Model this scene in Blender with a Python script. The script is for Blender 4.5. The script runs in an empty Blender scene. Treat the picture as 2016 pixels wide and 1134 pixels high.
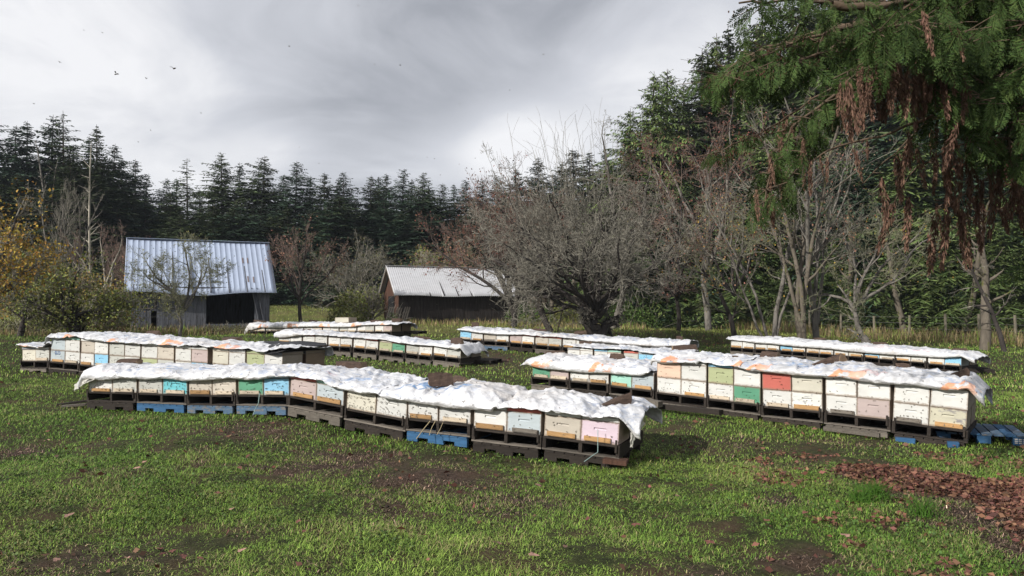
import bpy, math, random
import numpy as np
from mathutils import Vector, Matrix
R = math.radians
SC = bpy.context.scene
COL = SC.collection
# ------------------------------------------------------------------ camera
F_PX, CAM_H, HZ = 1500.0, 1.75, 606.0
TILT = math.atan((HZ - 567.0) / F_PX)
cam_d = bpy.data.cameras.new('camera'); cam = bpy.data.objects.new('camera', cam_d); COL.objects.link(cam)
cam_d.sensor_width = 36.0; cam_d.lens = 36.0 * F_PX / 2016.0
cam_d.clip_start = 0.1; cam_d.clip_end = 3000
cam.location = (0, 0, CAM_H); cam.rotation_euler = (math.pi / 2 + TILT, 0, 0)
SC.camera = cam
# ------------------------------------------------------------------ light
SUN_DIR = Vector((-0.80, -0.60, 0.0)).normalized(); SUN_EL = R(29)
sv = Vector((SUN_DIR.x * math.cos(SUN_EL), SUN_DIR.y * math.cos(SUN_EL), math.sin(SUN_EL)))
sd = bpy.data.lights.new('sun', 'SUN'); sun = bpy.data.objects.new('sun', sd); COL.objects.link(sun)
sd.energy = 5.0; sd.angle = R(0.6); sd.color = (1.0, 0.96, 0.90)
sun.rotation_euler = (-sv).to_track_quat('-Z', 'Y').to_euler()
SC.view_settings.view_transform = 'Standard'; SC.view_settings.look = 'None'
SC.view_settings.exposure = 0.0; SC.view_settings.gamma = 1.0
SC.cycles.max_bounces = 5; SC.cycles.diffuse_bounces = 2; SC.cycles.glossy_bounces = 2
SC.cycles.transparent_max_bounces = 4; SC.cycles.transmission_bounces = 2
def build_world():
    w = bpy.data.worlds.new('World'); SC.world = w; w.use_nodes = True
    nt = w.node_tree; N = nt.nodes; L = nt.links; N.clear()
    out = N.new('ShaderNodeOutputWorld'); bg = N.new('ShaderNodeBackground')
    sky = N.new('ShaderNodeTexSky'); sky.sky_type = 'NISHITA'; sky.sun_disc = False
    sky.sun_elevation = SUN_EL; sky.sun_rotation = math.atan2(sv.x, sv.y)
    sc = N.new('ShaderNodeVectorMath'); sc.operation = 'SCALE'; sc.inputs['Scale'].default_value = 0.10
    L.new(sky.outputs[0], sc.inputs[0])
    tc = N.new('ShaderNodeTexCoord')
    sx = N.new('ShaderNodeSeparateXYZ'); L.new(tc.outputs['Generated'], sx.inputs[0])
    def M(op, a, b=None, c=None):
        m = N.new('ShaderNodeMath'); m.operation = op
        for k, v in enumerate((a, b, c)):
            if v is None: continue
            if isinstance(v, (int, float)): m.inputs[k].default_value = v
            else: L.new(v, m.inputs[k])
        return m.outputs[0]
    # cloud layer on a high plane : direction / (z + small)
    zz = M('ADD', M('MAXIMUM', sx.outputs[2], 0.0), 0.34)
    cx = M('DIVIDE', sx.outputs[0], zz); cy = M('DIVIDE', sx.outputs[1], zz)
    cv = N.new('ShaderNodeCombineXYZ'); L.new(cx, cv.inputs[0]); L.new(cy, cv.inputs[1]); cv.inputs[2].default_value = 3.7
    def noise(scale, det, rough, off=0, dist=0.0):
        n = N.new('ShaderNodeTexNoise'); n.inputs['Scale'].default_value = scale
        n.inputs['Detail'].default_value = det; n.inputs['Roughness'].default_value = rough
        n.inputs['Distortion'].default_value = dist
        ad = N.new('ShaderNodeVectorMath'); ad.operation = 'ADD'; L.new(cv.outputs[0], ad.inputs[0])
        ad.inputs[1].default_value = (off, off * 1.7, off * .3)
        L.new(ad.outputs[0], n.inputs['Vector']); return n.outputs[0]
    n1 = noise(1.0, 6, 0.50, 0, .3); n2 = noise(3.0, 8, 0.56, 5, .7)
    def blob(px, py, rad, amp, sq=1.0):
        # soft bank of cloud around a direction in the sky
        u = (px - 1008) / F_PX; v = (567 - py) / F_PX
        d = Vector((u, math.cos(TILT) - v * math.sin(TILT), v * math.cos(TILT) + math.sin(TILT))).normalized()
        df = N.new('ShaderNodeVectorMath'); df.operation = 'SUBTRACT'; L.new(tc.outputs['Generated'], df.inputs[0])
        df.inputs[1].default_value = d
        ml = N.new('ShaderNodeVectorMath'); ml.operation = 'MULTIPLY'; L.new(df.outputs[0], ml.inputs[0])
        ml.inputs[1].default_value = (1.0, 1.0, sq)
        ln = N.new('ShaderNodeVectorMath'); ln.operation = 'LENGTH'; L.new(ml.outputs[0], ln.inputs[0])
        t = M('ADD', M('DIVIDE', ln.outputs['Value'], rad), M('MULTIPLY', M('SUBTRACT', n2, .5), 1.9))
        g = M('POWER', 2.718, M('MULTIPLY', M('MULTIPLY', t, t), -1.0))
        return M('MULTIPLY', g, amp)
    val = M('ADD', M('MULTIPLY', M('SUBTRACT', n1, 0.5), 1.25), 0.53)
    val = M('ADD', val, M('MULTIPLY', M('SUBTRACT', n2, 0.5), 1.15))
    for b in [(850, 190, .24, -.17, 1.8), (1050, 60, .22, -.10, 1.4), (1350, 60, .18, .06, 1.2), (620, 255, .15, -.10, 2.2),
              (1010, 290, .075, .5, 1.5), (1080, 330, .09, .25, 1.2), (900, 330, .10, .22, 2.0), (760, 330, .12, .15, 2.4), (1240, 170, .10, .38, 1.5),
              (30, 130, .28, .20, 1.0), (250, 330, .22, .06, 1.6), (380, 350, .08, .28, 1.6), (540, 285, .05, .22, 2.0), (130, -60, .2, .1, 1)]:
        val = M('ADD', val, blob(*b))
    cr = N.new('ShaderNodeValToRGB'); L.new(val, cr.inputs[0])
    el = cr.color_ramp.elements
    el[0].position = 0.05; el[0].color = (.31, .325, .365, 1)
    el[1].position = 1.0; el[1].color = (.98, .98, 1.0, 1)
    e = el.new(0.36); e.color = (.50, .515, .56, 1)
    e = el.new(0.66); e.color = (.68, .695, .745, 1)
    mx = N.new('ShaderNodeMixRGB'); mx.inputs[0].default_value = 0.93
    L.new(sc.outputs[0], mx.inputs[1]); L.new(cr.outputs[0], mx.inputs[2])
    L.new(mx.outputs[0], bg.inputs[0]); bg.inputs[1].default_value = 1.0
    L.new(bg.outputs[0], out.inputs[0])
build_world()

def at(px, py, d):
    u = (px - 1008) / F_PX; v = (567 - py) / F_PX
    y = math.cos(TILT) - v * math.sin(TILT); z = v * math.cos(TILT) + math.sin(TILT)
    return Vector((u * d / y, d, CAM_H + z / y * d))
def zat(py, d): return at(1008, py, d).z
def xat(px, d): return (px - 1008) / F_PX * d
# ------------------------------------------------------------------ noise (numpy)
def _h(ix, iy, seed):
    n = (ix * 374761393 + iy * 668265263 + seed * 974634777) & 0xffffffff
    n = ((n ^ (n >> 13)) * 1274126177) & 0xffffffff
    return ((n ^ (n >> 16)) & 0xffff) / 65535.0
def vnoise(x, y, seed=0):
    x = np.asarray(x, float); y = np.asarray(y, float)
    ix = np.floor(x).astype(np.int64); iy = np.floor(y).astype(np.int64)
    fx = x - ix; fy = y - iy; fx = fx * fx * (3 - 2 * fx); fy = fy * fy * (3 - 2 * fy)
    a = _h(ix, iy, seed); b = _h(ix + 1, iy, seed); c = _h(ix, iy + 1, seed); d = _h(ix + 1, iy + 1, seed)
    return (a * (1 - fx) + b * fx) * (1 - fy) + (c * (1 - fx) + d * fx) * fy
def fbm(x, y, oct=4, seed=0, gain=.5):
    s = 0; a = 1; t = 0
    for o in range(oct):
        s = s + a * vnoise(np.asarray(x) * 2 ** o + 17.3 * o, np.asarray(y) * 2 ** o - 9.1 * o, seed + o); t += a; a *= gain
    return s / t
# ------------------------------------------------------------------ mesh helpers
def tag(o, label=None, cat=None, group=None, kind=None):
    if label: o['label'] = label
    if cat: o['category'] = cat
    if group: o['group'] = group
    if kind: o['kind'] = kind
    return o
def empty(name, loc=(0, 0, 0), rz=0.0):
    o = bpy.data.objects.new(name, None); COL.objects.link(o)
    o.location = loc; o.rotation_euler = (0, 0, rz); o.empty_display_size = .2
    return o
def link(name, me, parent=None, loc=None):
    o = bpy.data.objects.new(name, me); COL.objects.link(o)
    if parent: o.parent = parent
    if loc is not None: o.location = loc
    return o
def npmesh(name, V, Fc, mat, smooth=False, col=None, colname='col'):
    V = np.ascontiguousarray(V, np.float32); Fc = np.ascontiguousarray(Fc, np.int32)
    me = bpy.data.meshes.new(name); k = Fc.shape[1]
    me.vertices.add(len(V)); me.vertices.foreach_set('co', V.ravel())
    me.loops.add(Fc.size); me.loops.foreach_set('vertex_index', Fc.ravel())
    me.polygons.add(len(Fc)); me.polygons.foreach_set('loop_start', np.arange(len(Fc), dtype=np.int32) * k)
    me.update(calc_edges=True)
    if smooth: me.polygons.foreach_set('use_smooth', np.ones(len(Fc), bool))
    if col is not None:
        a = me.color_attributes.new(colname, 'FLOAT_COLOR', 'POINT')
        c = np.ones((len(V), 4), np.float32); c[:, :col.shape[1]] = col
        a.data.foreach_set('color', c.ravel())
    for m in (mat if isinstance(mat, (list, tuple)) else [mat]): me.materials.append(m)
    return me
class MB:
    def __init__(s): s.v = []; s.f = []
    def box(s, x0, x1, y0, y1, z0, z1, m=None):
        b = len(s.v)
        for (x, y, z) in ((x0, y0, z0), (x1, y0, z0), (x1, y1, z0), (x0, y1, z0), (x0, y0, z1), (x1, y0, z1), (x1, y1, z1), (x0, y1, z1)):
            p = Vector((x, y, z)); s.v.append(tuple(m @ p) if m is not None else tuple(p))
        for q in ((0, 3, 2, 1), (4, 5, 6, 7), (0, 1, 5, 4), (1, 2, 6, 5), (2, 3, 7, 6), (3, 0, 4, 7)): s.f.append(tuple(b + i for i in q))
        return s
    def bar(s, p, q, w, h, up=(0, 0, 1)):
        p = Vector(p); q = Vector(q); d = (q - p); L = d.length; d.normalize()
        u = Vector(up); x = d.cross(u)
        if x.length < 1e-4: x = Vector((1, 0, 0))
        x.normalize(); u = x.cross(d)
        m = Matrix((( x.x, d.x, u.x, p.x), (x.y, d.y, u.y, p.y), (x.z, d.z, u.z, p.z), (0, 0, 0, 1)))
        return s.box(-w / 2, w / 2, 0, L, -h / 2, h / 2, m)
    def poly(s, pts, f):
        b = len(s.v); s.v += [tuple(p) for p in pts]; s.f += [tuple(b + i for i in q) for q in f]
    def mesh(s, name, mat, smooth=False):
        me = bpy.data.meshes.new(name); me.from_pydata(s.v, [], s.f); me.update()
        for m in (mat if isinstance(mat, (list, tuple)) else [mat]): me.materials.append(m)
        if smooth:
            for p in me.polygons: p.use_smooth = True
        return me
    def obj(s, name, mat, parent=None, smooth=False): return link(name, s.mesh(name, mat, smooth), parent)
def tubes(segs, n=3):
    """segs: array rows x0 y0 z0 x1 y1 z1 r0 r1 -> verts, quads"""
    S = np.asarray(segs, float); P0 = S[:, :3]; P1 = S[:, 3:6]; r0 = S[:, 6]; r1 = S[:, 7]
    D = P1 - P0; Ln = np.linalg.norm(D, axis=1); Ln[Ln < 1e-9] = 1; D = D / Ln[:, None]
    ref = np.where(np.abs(D[:, 2:3]) > .9, np.array([[1., 0, 0]]), np.array([[0, 0, 1.]]))
    A = np.cross(D, ref); A /= np.maximum(np.linalg.norm(A, axis=1), 1e-9)[:, None]; B = np.cross(D, A)
    an = np.arange(n) * 2 * math.pi / n; ca = np.cos(an); sa = np.sin(an)
    ring = A[:, None, :] * ca[None, :, None] + B[:, None, :] * sa[None, :, None]
    V0 = P0[:, None, :] + ring * r0[:, None, None]; V1 = P1[:, None, :] + ring * r1[:, None, None]
    V = np.concatenate([V0, V1], 1).reshape(-1, 3); m = len(S); base = (np.arange(m) * 2 * n)[:, None]
    i = np.arange(n); j = (i + 1) % n
    Q = np.stack([i, j, j + n, i + n], 1)[None] + base[:, :, None]
    return V, Q.reshape(-1, 4)
def leafquads(C, size, rng, asp=.5, up=0.0, flat=0.0):
    """C centres (n,3), one bent leaf-shaped quad each"""
    n = len(C); d = rng.normal(size=(n, 3)); d[:, 2] = d[:, 2] * (1 - flat) - up; d /= np.linalg.norm(d, axis=1)[:, None]
    e = rng.normal(size=(n, 3)); e = np.cross(d, e); e /= np.maximum(np.linalg.norm(e, axis=1), 1e-9)[:, None]
    s = (np.asarray(size) * rng.uniform(.6, 1.3, n))[:, None]
    nn = np.cross(d, e) * s * .12
    V = np.stack([C - d * s * .5, C + e * s * asp * .5 + nn, C + d * s * .5, C - e * s * asp * .5 + nn], 1).reshape(-1, 3)
    Fc = np.arange(4 * n).reshape(n, 4)
    return V, Fc
def cat(parts):
    V = []; Fs = []; b = 0
    for v, f in parts: V.append(v); Fs.append(f + b); b += len(v)
    return np.concatenate(V), np.concatenate(Fs)
# ------------------------------------------------------------------ materials
def mat(name, col, rough=.8, var=.25, scale=6.0, bump=0.0, bscale=40.0, stretch=(1, 1, 1), col2=None, thr=None, metal=0.0, rnd=False, island=0.0, obj_var=0.0, spec=.3, attr=None, hue=0.0, edges=0.0):
    m = bpy.data.materials.new(name); m.use_nodes = True; nt = m.node_tree; N = nt.nodes; L = nt.links
    b = N['Principled BSDF']; b.inputs['Roughness'].default_value = rough; b.inputs['Metallic'].default_value = metal
    b.inputs['Specular IOR Level'].default_value = spec
    tc = N.new('ShaderNodeTexCoord'); mp = N.new('ShaderNodeMapping'); mp.inputs['Scale'].default_value = stretch
    L.new(tc.outputs['Object'], mp.inputs[0]); vec = mp.outputs[0]
    oi = N.new('ShaderNodeObjectInfo')
    if rnd:
        ml = N.new('ShaderNodeMath'); ml.operation = 'MULTIPLY'; ml.inputs[1].default_value = 137.0; L.new(oi.outputs['Random'], ml.inputs[0])
        ad = N.new('ShaderNodeVectorMath'); ad.operation = 'ADD'; L.new(vec, ad.inputs[0]); L.new(ml.outputs[0], ad.inputs[1]); vec = ad.outputs[0]
    n = N.new('ShaderNodeTexNoise'); n.inputs['Scale'].default_value = scale; n.inputs['Detail'].default_value = 5; n.inputs['Roughness'].default_value = .65
    L.new(vec, n.inputs['Vector'])
    if attr:
        a = N.new('ShaderNodeVertexColor'); a.layer_name = attr; base = a.outputs[0]
    else:
        rgb = N.new('ShaderNodeRGB'); rgb.outputs[0].default_value = (*col, 1); base = rgb.outputs[0]
    if col2 is not None:
        r = N.new('ShaderNodeMapRange'); n3 = N.new('ShaderNodeTexNoise'); n3.inputs['Scale'].default_value = scale * .8; n3.inputs['Detail'].default_value = 8
        n3.inputs['Roughness'].default_value = .7
        L.new(vec, n3.inputs['Vector']); t = thr if thr else .55
        r.inputs[1].default_value = t; r.inputs[2].default_value = t + .06; L.new(n3.outputs[0], r.inputs[0])
        mx = N.new('ShaderNodeMixRGB'); L.new(r.outputs[0], mx.inputs[0]); L.new(base, mx.inputs[1]); mx.inputs[2].default_value = (*col2, 1); base = mx.outputs[0]
    if edges:
        # bare, grimy wood where the paint has worn off along the joints of the box
        sg = N.new('ShaderNodeSeparateXYZ'); L.new(tc.outputs['Generated'], sg.inputs[0])
        def mm_(op, a, b_=None):
            q = N.new('ShaderNodeMath'); q.operation = op
            for i_, v_ in enumerate((a, b_)):
                if v_ is None: continue
                if isinstance(v_, (int, float)): q.inputs[i_].default_value = v_
                else: L.new(v_, q.inputs[i_])
            return q.outputs[0]
        ex = mm_('SUBTRACT', .5, mm_('ABSOLUTE', mm_('SUBTRACT', sg.outputs[0], .5))); ez = mm_('SUBTRACT', .5, mm_('ABSOLUTE', mm_('SUBTRACT', sg.outputs[2], .5)))
        bot = mm_('MULTIPLY', sg.outputs[2], .35)
        dd = mm_('MINIMUM', mm_('MINIMUM', mm_('MULTIPLY', ex, 1.0), mm_('MULTIPLY', ez, .62)), bot)
        ne = N.new('ShaderNodeTexNoise'); ne.inputs['Scale'].default_value = 16; ne.inputs['Detail'].default_value = 6; ne.inputs['Roughness'].default_value = .7; L.new(vec, ne.inputs['Vector'])
        em = N.new('ShaderNodeMapRange'); em.inputs[1].default_value = .0; em.inputs[2].default_value = .035; em.inputs[3].default_value = 1; em.inputs[4].default_value = 0
        L.new(mm_('SUBTRACT', dd, mm_('MULTIPLY', mm_('SUBTRACT', ne.outputs[0], .42), .10)), em.inputs[0])
        mx = N.new('ShaderNodeMixRGB'); L.new(mm_('MULTIPLY', em.outputs[0], edges), mx.inputs[0]); L.new(base, mx.inputs[1]); mx.inputs[2].default_value = (.23, .17, .12, 1); base = mx.outputs[0]
    hs = N.new('ShaderNodeHueSaturation'); L.new(base, hs.inputs['Color'])
    mr = N.new('ShaderNodeMapRange'); mr.inputs[1].default_value = .25; mr.inputs[2].default_value = .75
    mr.inputs[3].default_value = 1 - var; mr.inputs[4].default_value = 1 + var; L.new(n.outputs[0], mr.inputs[0]); vv = mr.outputs[0]
    if island:
        g = N.new('ShaderNodeNewGeometry'); mi = N.new('ShaderNodeMapRange'); mi.inputs[3].default_value = 1 - island; mi.inputs[4].default_value = 1 + island
        L.new(g.outputs['Random Per Island'], mi.inputs[0]); mm = N.new('ShaderNodeMath'); mm.operation = 'MULTIPLY'; L.new(vv, mm.inputs[0]); L.new(mi.outputs[0], mm.inputs[1]); vv = mm.outputs[0]
        if hue:
            wn = N.new('ShaderNodeTexWhiteNoise'); wn.noise_dimensions = '1D'; L.new(g.outputs['Random Per Island'], wn.inputs['W'])
            mh = N.new('ShaderNodeMapRange'); mh.inputs[3].default_value = .5 - hue; mh.inputs[4].default_value = .5 + hue; L.new(wn.outputs['Value'], mh.inputs[0]); L.new(mh.outputs[0], hs.inputs['Hue'])
    if obj_var:
        mi = N.new('ShaderNodeMapRange'); mi.inputs[3].default_value = 1 - obj_var; mi.inputs[4].default_value = 1 + obj_var
        L.new(oi.outputs['Random'], mi.inputs[0]); mm = N.new('ShaderNodeMath'); mm.operation = 'MULTIPLY'; L.new(vv, mm.inputs[0]); L.new(mi.outputs[0], mm.inputs[1]); vv = mm.outputs[0]
    L.new(vv, hs.inputs['Value']); L.new(hs.outputs[0], b.inputs['Base Color'])
    if bump:
        n2 = N.new('ShaderNodeTexNoise'); n2.inputs['Scale'].default_value = bscale; n2.inputs['Detail'].default_value = 4; L.new(vec, n2.inputs['Vector'])
        bp = N.new('ShaderNodeBump'); bp.inputs['Strength'].default_value = bump; bp.inputs['Distance'].default_value = .02
        L.new(n2.outputs[0], bp.inputs['Height']); L.new(bp.outputs[0], b.inputs['Normal'])
    return m
PAINT = {  # name: (colour, peel colour, peel threshold)
 'white': ((.61, .605, .575), (.34, .31, .27), .63), 'cream': ((.57, .54, .45), (.34, .30, .24), .67), 'pale grey': ((.46, .46, .42), (.30, .28, .25), .64),
 'beige': ((.50, .45, .38), (.33, .28, .23), .64), 'taupe': ((.43, .35, .33), (.30, .26, .24), .68), 'bluish grey': ((.42, .47, .49), (.30, .30, .29), .66),
 'sky blue': ((.25, .50, .68), (.36, .40, .42), .68), 'turquoise': ((.13, .43, .48), (.30, .36, .34), .68), 'green': ((.10, .29, .18), (.30, .32, .26), .68),
 'mint green': ((.33, .58, .48), (.50, .52, .46), .62), 'olive green': ((.36, .39, .22), (.32, .31, .22), .68), 'brick red': ((.50, .13, .10), (.33, .20, .16), .70),
 'pink': ((.58, .47, .53), (.5, .42, .44), .72), 'salmon': ((.70, .50, .38), (.5, .42, .35), .68), 'peeling grey': ((.62, .62, .58), (.30, .30, .31), .50),
 'peeling yellow': ((.55, .52, .40), (.27, .25, .25), .52), 'dark grey': ((.10, .11, .12), (.18, .17, .16), .66), 'brown wood': ((.10, .06, .045), (.16, .11, .08), .55),
 'grey': ((.24, .25, .27), (.3, .28, .25), .64)}
M = {}
for k, (c, c2, t) in PAINT.items():
    M[k] = mat('paint_' + k.replace(' ', '_'), c, .62, .13, 3.0, .25, 60, (1, 1, 2.5), c2, t, rnd=True, obj_var=.09, edges=.8)
M['wood_tan'] = mat('wood_tan', (.42, .25, .11), .8, .35, 14, .3, 60, (1, 8, 8), (.20, .12, .07), .60, rnd=True, obj_var=.25)
M['wood_pale'] = mat('wood_pale', (.50, .42, .32), .8, .3, 12, .3, 60, (1, 8, 8), (.30, .2, .13), .58, rnd=True, obj_var=.2)
M['wood_dark'] = mat('wood_dark', (.034, .027, .022), .9, .4, 10, .4, 60, (1, 6, 6), (.085, .068, .05), .60, rnd=True, obj_var=.25)
M['wood_grey'] = mat('wood_grey', (.155, .135, .112), .85, .35, 9, .4, 60, (1, 6, 6), (.10, .085, .07), .55, rnd=True, obj_var=.3)
M['wood_bluepaint'] = mat('wood_bluepaint', (.035, .105, .21), .85, .3, 8, .4, 60, (1, 4, 4), (.12, .13, .14), .60, rnd=True, obj_var=.1)
M['wood_bluefade'] = mat('wood_bluefade', (.075, .13, .20), .85, .35, 9, .4, 60, (1, 4, 4), (.17, .16, .15), .52, rnd=True)
M['log'] = mat('log_bark', (.075, .050, .038), .95, .45, 9, .8, 30, (1, 4, 4), (.16, .11, .07), .60, rnd=True)
M['log_end'] = mat('log_end_grain', (.20, .14, .09), .9, .3, 12, .5, 50, rnd=True)
M['black'] = mat('black_sheet', (.02, .02, .022), .55, .2, 6, .5, 15)
M['bee'] = mat('bee_body', (.045, .028, .012), .6, .2, 50)
M['wing'] = mat('bee_wing', (.25, .22, .18), .3, .1, 50)
M['ink_blue'] = mat('blue_marker', (.04, .10, .25), .7, .1, 50)
M['ink_faint'] = mat('faint_marker', (.34, .33, .27), .7, .1, 50)
M['barn_wood'] = mat('barn_boards', (.125, .13, .15), .9, .5, 3.0, .6, 30, (5, 5, .5), (.06, .058, .062), .55)
M['shed_wood'] = mat('shed_boards', (.030, .024, .022), .9, .5, 3.0, .6, 30, (6, 6, .5), (.055, .045, .04), .56)
M['red_wood'] = mat('red_brown_boards', (.085, .042, .028), .85, .35, 4.0, .5, 30, (6, 6, .6))
M['doorway_shade'] = mat('painted_doorway_shade', (.012, .012, .013), .95, .3, 3)  # near-black colour standing in for the shade inside a doorway
M['roof_blue'] = mat('blue_grey_metal', (.38, .44, .56), .6, .07, 1.2, .1, 8, metal=.0, spec=.35)
M['roof_zinc'] = mat('galvanised_metal', (.52, .52, .535), .55, .12, 1.6, .1, 8, (1, 3, 1), (.50, .49, .48), .66, metal=.0, spec=.5)
M['rust'] = mat('rust', (.20, .15, .14), .9, .4, 9)
M['glass'] = mat('old_glass', (.05, .06, .075), .12, .2, 2, spec=.6)
M['bark_grey'] = mat('bark_grey', (.165, .15, .13), .95, .45, 5, .8, 22, (1, 1, .4), (.075, .065, .055), .52)
M['bark_bough'] = mat('bark_bough', (.11, .078, .052), .9, .4, 6, .6, 18)
M['bark_dark'] = mat('bark_dark', (.045, .038, .034), .95, .45, 6, .9, 18, (1, 1, .4), (.10, .095, .07), .60)
M['bark_moss'] = mat('bark_moss', (.13, .11, .085), .95, .45, 5, .8, 20, (1, 1, .4), (.105, .11, .03), .56)
M['bark_fir'] = mat('bark_fir', (.10, .08, .065), .95, .4, 3, .8, 10)
M['twig'] = mat('twigs_grey_brown', (.20, .185, .15), .9, .25, 1.2, island=.55)
M['twig_lichen'] = mat('twigs_lichen', (.20, .20, .125), .9, .3, 1.2, island=.35)
M['twig_red'] = mat('twigs_reddish', (.19, .135, .11), .9, .25, 1.2, island=.35)
M['twig_pale'] = mat('twigs_pale', (.34, .31, .25), .9, .2, 1.2, island=.25)
M['fir_a'] = mat('fir_needles_dark', (.055, .095, .055), .8, .35, .45, island=.55, hue=.015, obj_var=.25, spec=.15)
M['fir_b'] = mat('fir_needles_olive', (.080, .110, .048), .8, .35, .45, island=.5, hue=.02, obj_var=.25, spec=.15)
M['fir_c'] = mat('cedar_foliage_light', (.125, .175, .055), .75, .35, .5, island=.5, hue=.025, obj_var=.2, spec=.15)
M['cedar'] = mat('cedar_fronds', (.045, .074, .020), .75, .35, 1.5, island=.55, hue=.02, spec=.12)
M['cedar_dead'] = mat('cedar_dead_fronds', (.150, .088, .062), .9, .35, 2, island=.5, hue=.012, spec=.1)
M['cone'] = mat('cedar_cones', (.085, .042, .026), .9, .3, 9, island=.3)
M['leaf_yellow'] = mat('leaves_yellow', (.33, .215, .035), .7, .3, 1, island=.4, hue=.03)
M['leaf_green'] = mat('leaves_yellow_green', (.15, .165, .035), .7, .3, .8, island=.45, hue=.04)
M['leaf_red'] = mat('leaves_red_brown', (.15, .060, .040), .85, .3, 1, island=.4, hue=.02)
M['leaf_maple'] = mat('leaves_faded_brown', (.25, .13, .085), .8, .3, 1, island=.4, hue=.02)
M['bramble'] = mat('bramble_leaves', (.10, .095, .045), .8, .35, 1, island=.5, hue=.04)
M['bramble_red'] = mat('bramble_red_brown', (.13, .065, .045), .8, .35, 1, island=.5, hue=.03)
M['shrub'] = mat('shrub_leaves', (.075, .12, .025), .7, .35, 1, island=.5, hue=.03)
M['fallen'] = mat('fallen_leaf', (.15, .070, .045), .7, .3, 2, island=.65, hue=.025)
M['fallen_pink'] = mat('fallen_leaf_pink', (.27, .155, .12), .75, .3, 20, obj_var=.5)
M['post'] = mat('fence_post_wood', (.17, .15, .11), .9, .35, 4, .5, 30, (1, 1, .3), (.12, .13, .06), .56)
M['wire'] = mat('wire', (.16, .15, .14), .6, .1, 5)
M['grass_m'] = mat('grass_blades', (0, 0, 0), .62, .22, 1.6, attr='col', spec=.2)
M['twine'] = mat('twine', (.30, .42, .40), .8, .1, 5)
M['straw'] = mat('straw', (.42, .34, .2), .8, .1, 5)
# ================================================================== ROW DATA
# pallets: (px left, py base left, px right, py base right); knots: px -> depth
def P(knots, pys):   # boundaries + base line knots
    return knots, pys
ROWS = {}
def row(key, name, knots, bounds, base, hives, edge, ends=(0.15, 0.15), upper=None, base_h=.11, puff=.16, base_cols=None, pal_bases=None, lidh=.05):
    ROWS[key] = dict(name=name, kx=[k[0] for k in knots], kd=[k[1] for k in knots], bounds=bounds, base=base, hives=hives,
                     edge=edge, ends=ends, base_h=base_h, puff=puff, base_cols=base_cols)
W, C_, G, B_, T_, S_, Q_, N_, Mi, O_, R_, K_, Pk = 'white', 'cream', 'pale grey', 'sky blue', 'taupe', 'salmon', 'turquoise', 'green', 'mint green', 'olive green', 'brick red', 'pink', 'beige'
# K_ below means pink, Pk beige
PK, BE, BG, GY, DG, BR, PG, PY = 'pink', 'beige', 'bluish grey', 'grey', 'dark grey', 'brown wood', 'peeling grey', 'peeling yellow'
# hive: (bottom-to-top body colours tuple, lid colour, entrance block kind)
row('R1', 'nearest row', [(170, 12.1), (268, 11.8), (368, 11.45), (464, 11.1), (570, 10.7), (676, 10.1), (800, 9.55), (930, 9.1), (1066, 8.75), (1220, 8.4)],
    [(170, 267), (269, 367), (368, 463), (465, 568), (566, 674), (677, 798), (799, 925), (928, 1065), (1067, 1219)],
    [(790, 793), (793, 797), (797, 799), (798, 800), (800, 822), (826, 850), (847, 861), (868, 884), (884, 905)],
    [((W,), W, 'wood_tan'), ((G,), G, 'wood_pale'), ((G,), G, 'wood_pale'), ((Q_,), G, 'wood_pale'), ((BE,), BE, 'wood_tan'), ((BE,), GY, 'wood_pale'),
     ((N_,), N_, 'wood_pale'), ((B_,), B_, 'wood_pale'), ((T_,), R_, 'wood_tan'), ((BG,), Mi, 'wood_tan'), ((C_,), W, None), ((W,), W, None),
     ((W,), W, 'wood_tan'), ((W,), W, 'wood_pale'), ((W,), W, 'wood_tan'), ((BG,), R_, 'wood_grey'), ((BE,), W, 'wood_tan'), ((PK,), W, 'wood_tan')],
    [(140, 772), (160, 752), (180, 746), (205, 750), (250, 745), (290, 748), (330, 746), (370, 751), (420, 749), (460, 745), (490, 749), (515, 748), (545, 743), (590, 743), (625, 746), (645, 752), (655, 762), (680, 768), (720, 776), (750, 776), (757, 784), (800, 790), (850, 798), (880, 803), (925, 807), (945, 808), (972, 812), (976, 803), (1010, 802), (1065, 807), (1100, 811), (1140, 818), (1165, 824), (1185, 823), (1200, 819), (1222, 821), (1250, 850)],
    ends=(.32, .22), base_h=.12, puff=.21, base_cols=['wood_dark', 'wood_bluepaint', 'wood_bluefade', 'wood_bluefade', 'wood_grey', 'wood_dark', 'wood_bluepaint', 'wood_dark', 'wood_dark'])
row('R2', 'tall left row', [(40, 16.6), (95, 16.2), (155, 15.8), (211, 15.4), (273, 15.0), (340, 14.6), (409, 14.2), (481, 13.8), (554, 13.4)],
    [(40, 94.5), (95.5, 154), (155, 210), (211, 273), (274, 340), (341, 406), (414, 480), (481, 554)],
    [(724, 725), (725.6, 731), (732, 737), (738, 743), (744, 750), (751, 757), (758, 765), (765, 772)],
    [((C_,), GY, None), ((G,), W, 'wood_pale'), ((BG, BG), BG, 'wood_tan'), ((W, W), Mi, 'wood_pale'), ((W, BE), W, 'wood_tan'), ((B_, W), W, 'wood_pale'),
     ((G, G), GY, 'wood_pale'), ((W, W), W, 'wood_pale'), ((O_, W), W, None), ((G, BE), W, None), ((W, W), W, None), ((B_, T_), W, None),
     ((W, C_), C_, None), ((PG, W), W, None), ((B_, O_), O_, None), ((W, W), GY, None)],
    [(30, 676), (48, 681), (70, 684), (94, 683), (100, 664), (120, 667), (130, 665), (142, 661), (155, 662), (170, 666), (200, 672), (235, 675), (300, 677), (335, 679), (365, 680), (400, 679), (415, 682), (450, 686), (480, 688), (495, 686), (505, 690), (522, 692), (535, 689), (560, 686)],
    ends=(.12, .32), base_h=.06, puff=.13)
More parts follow.
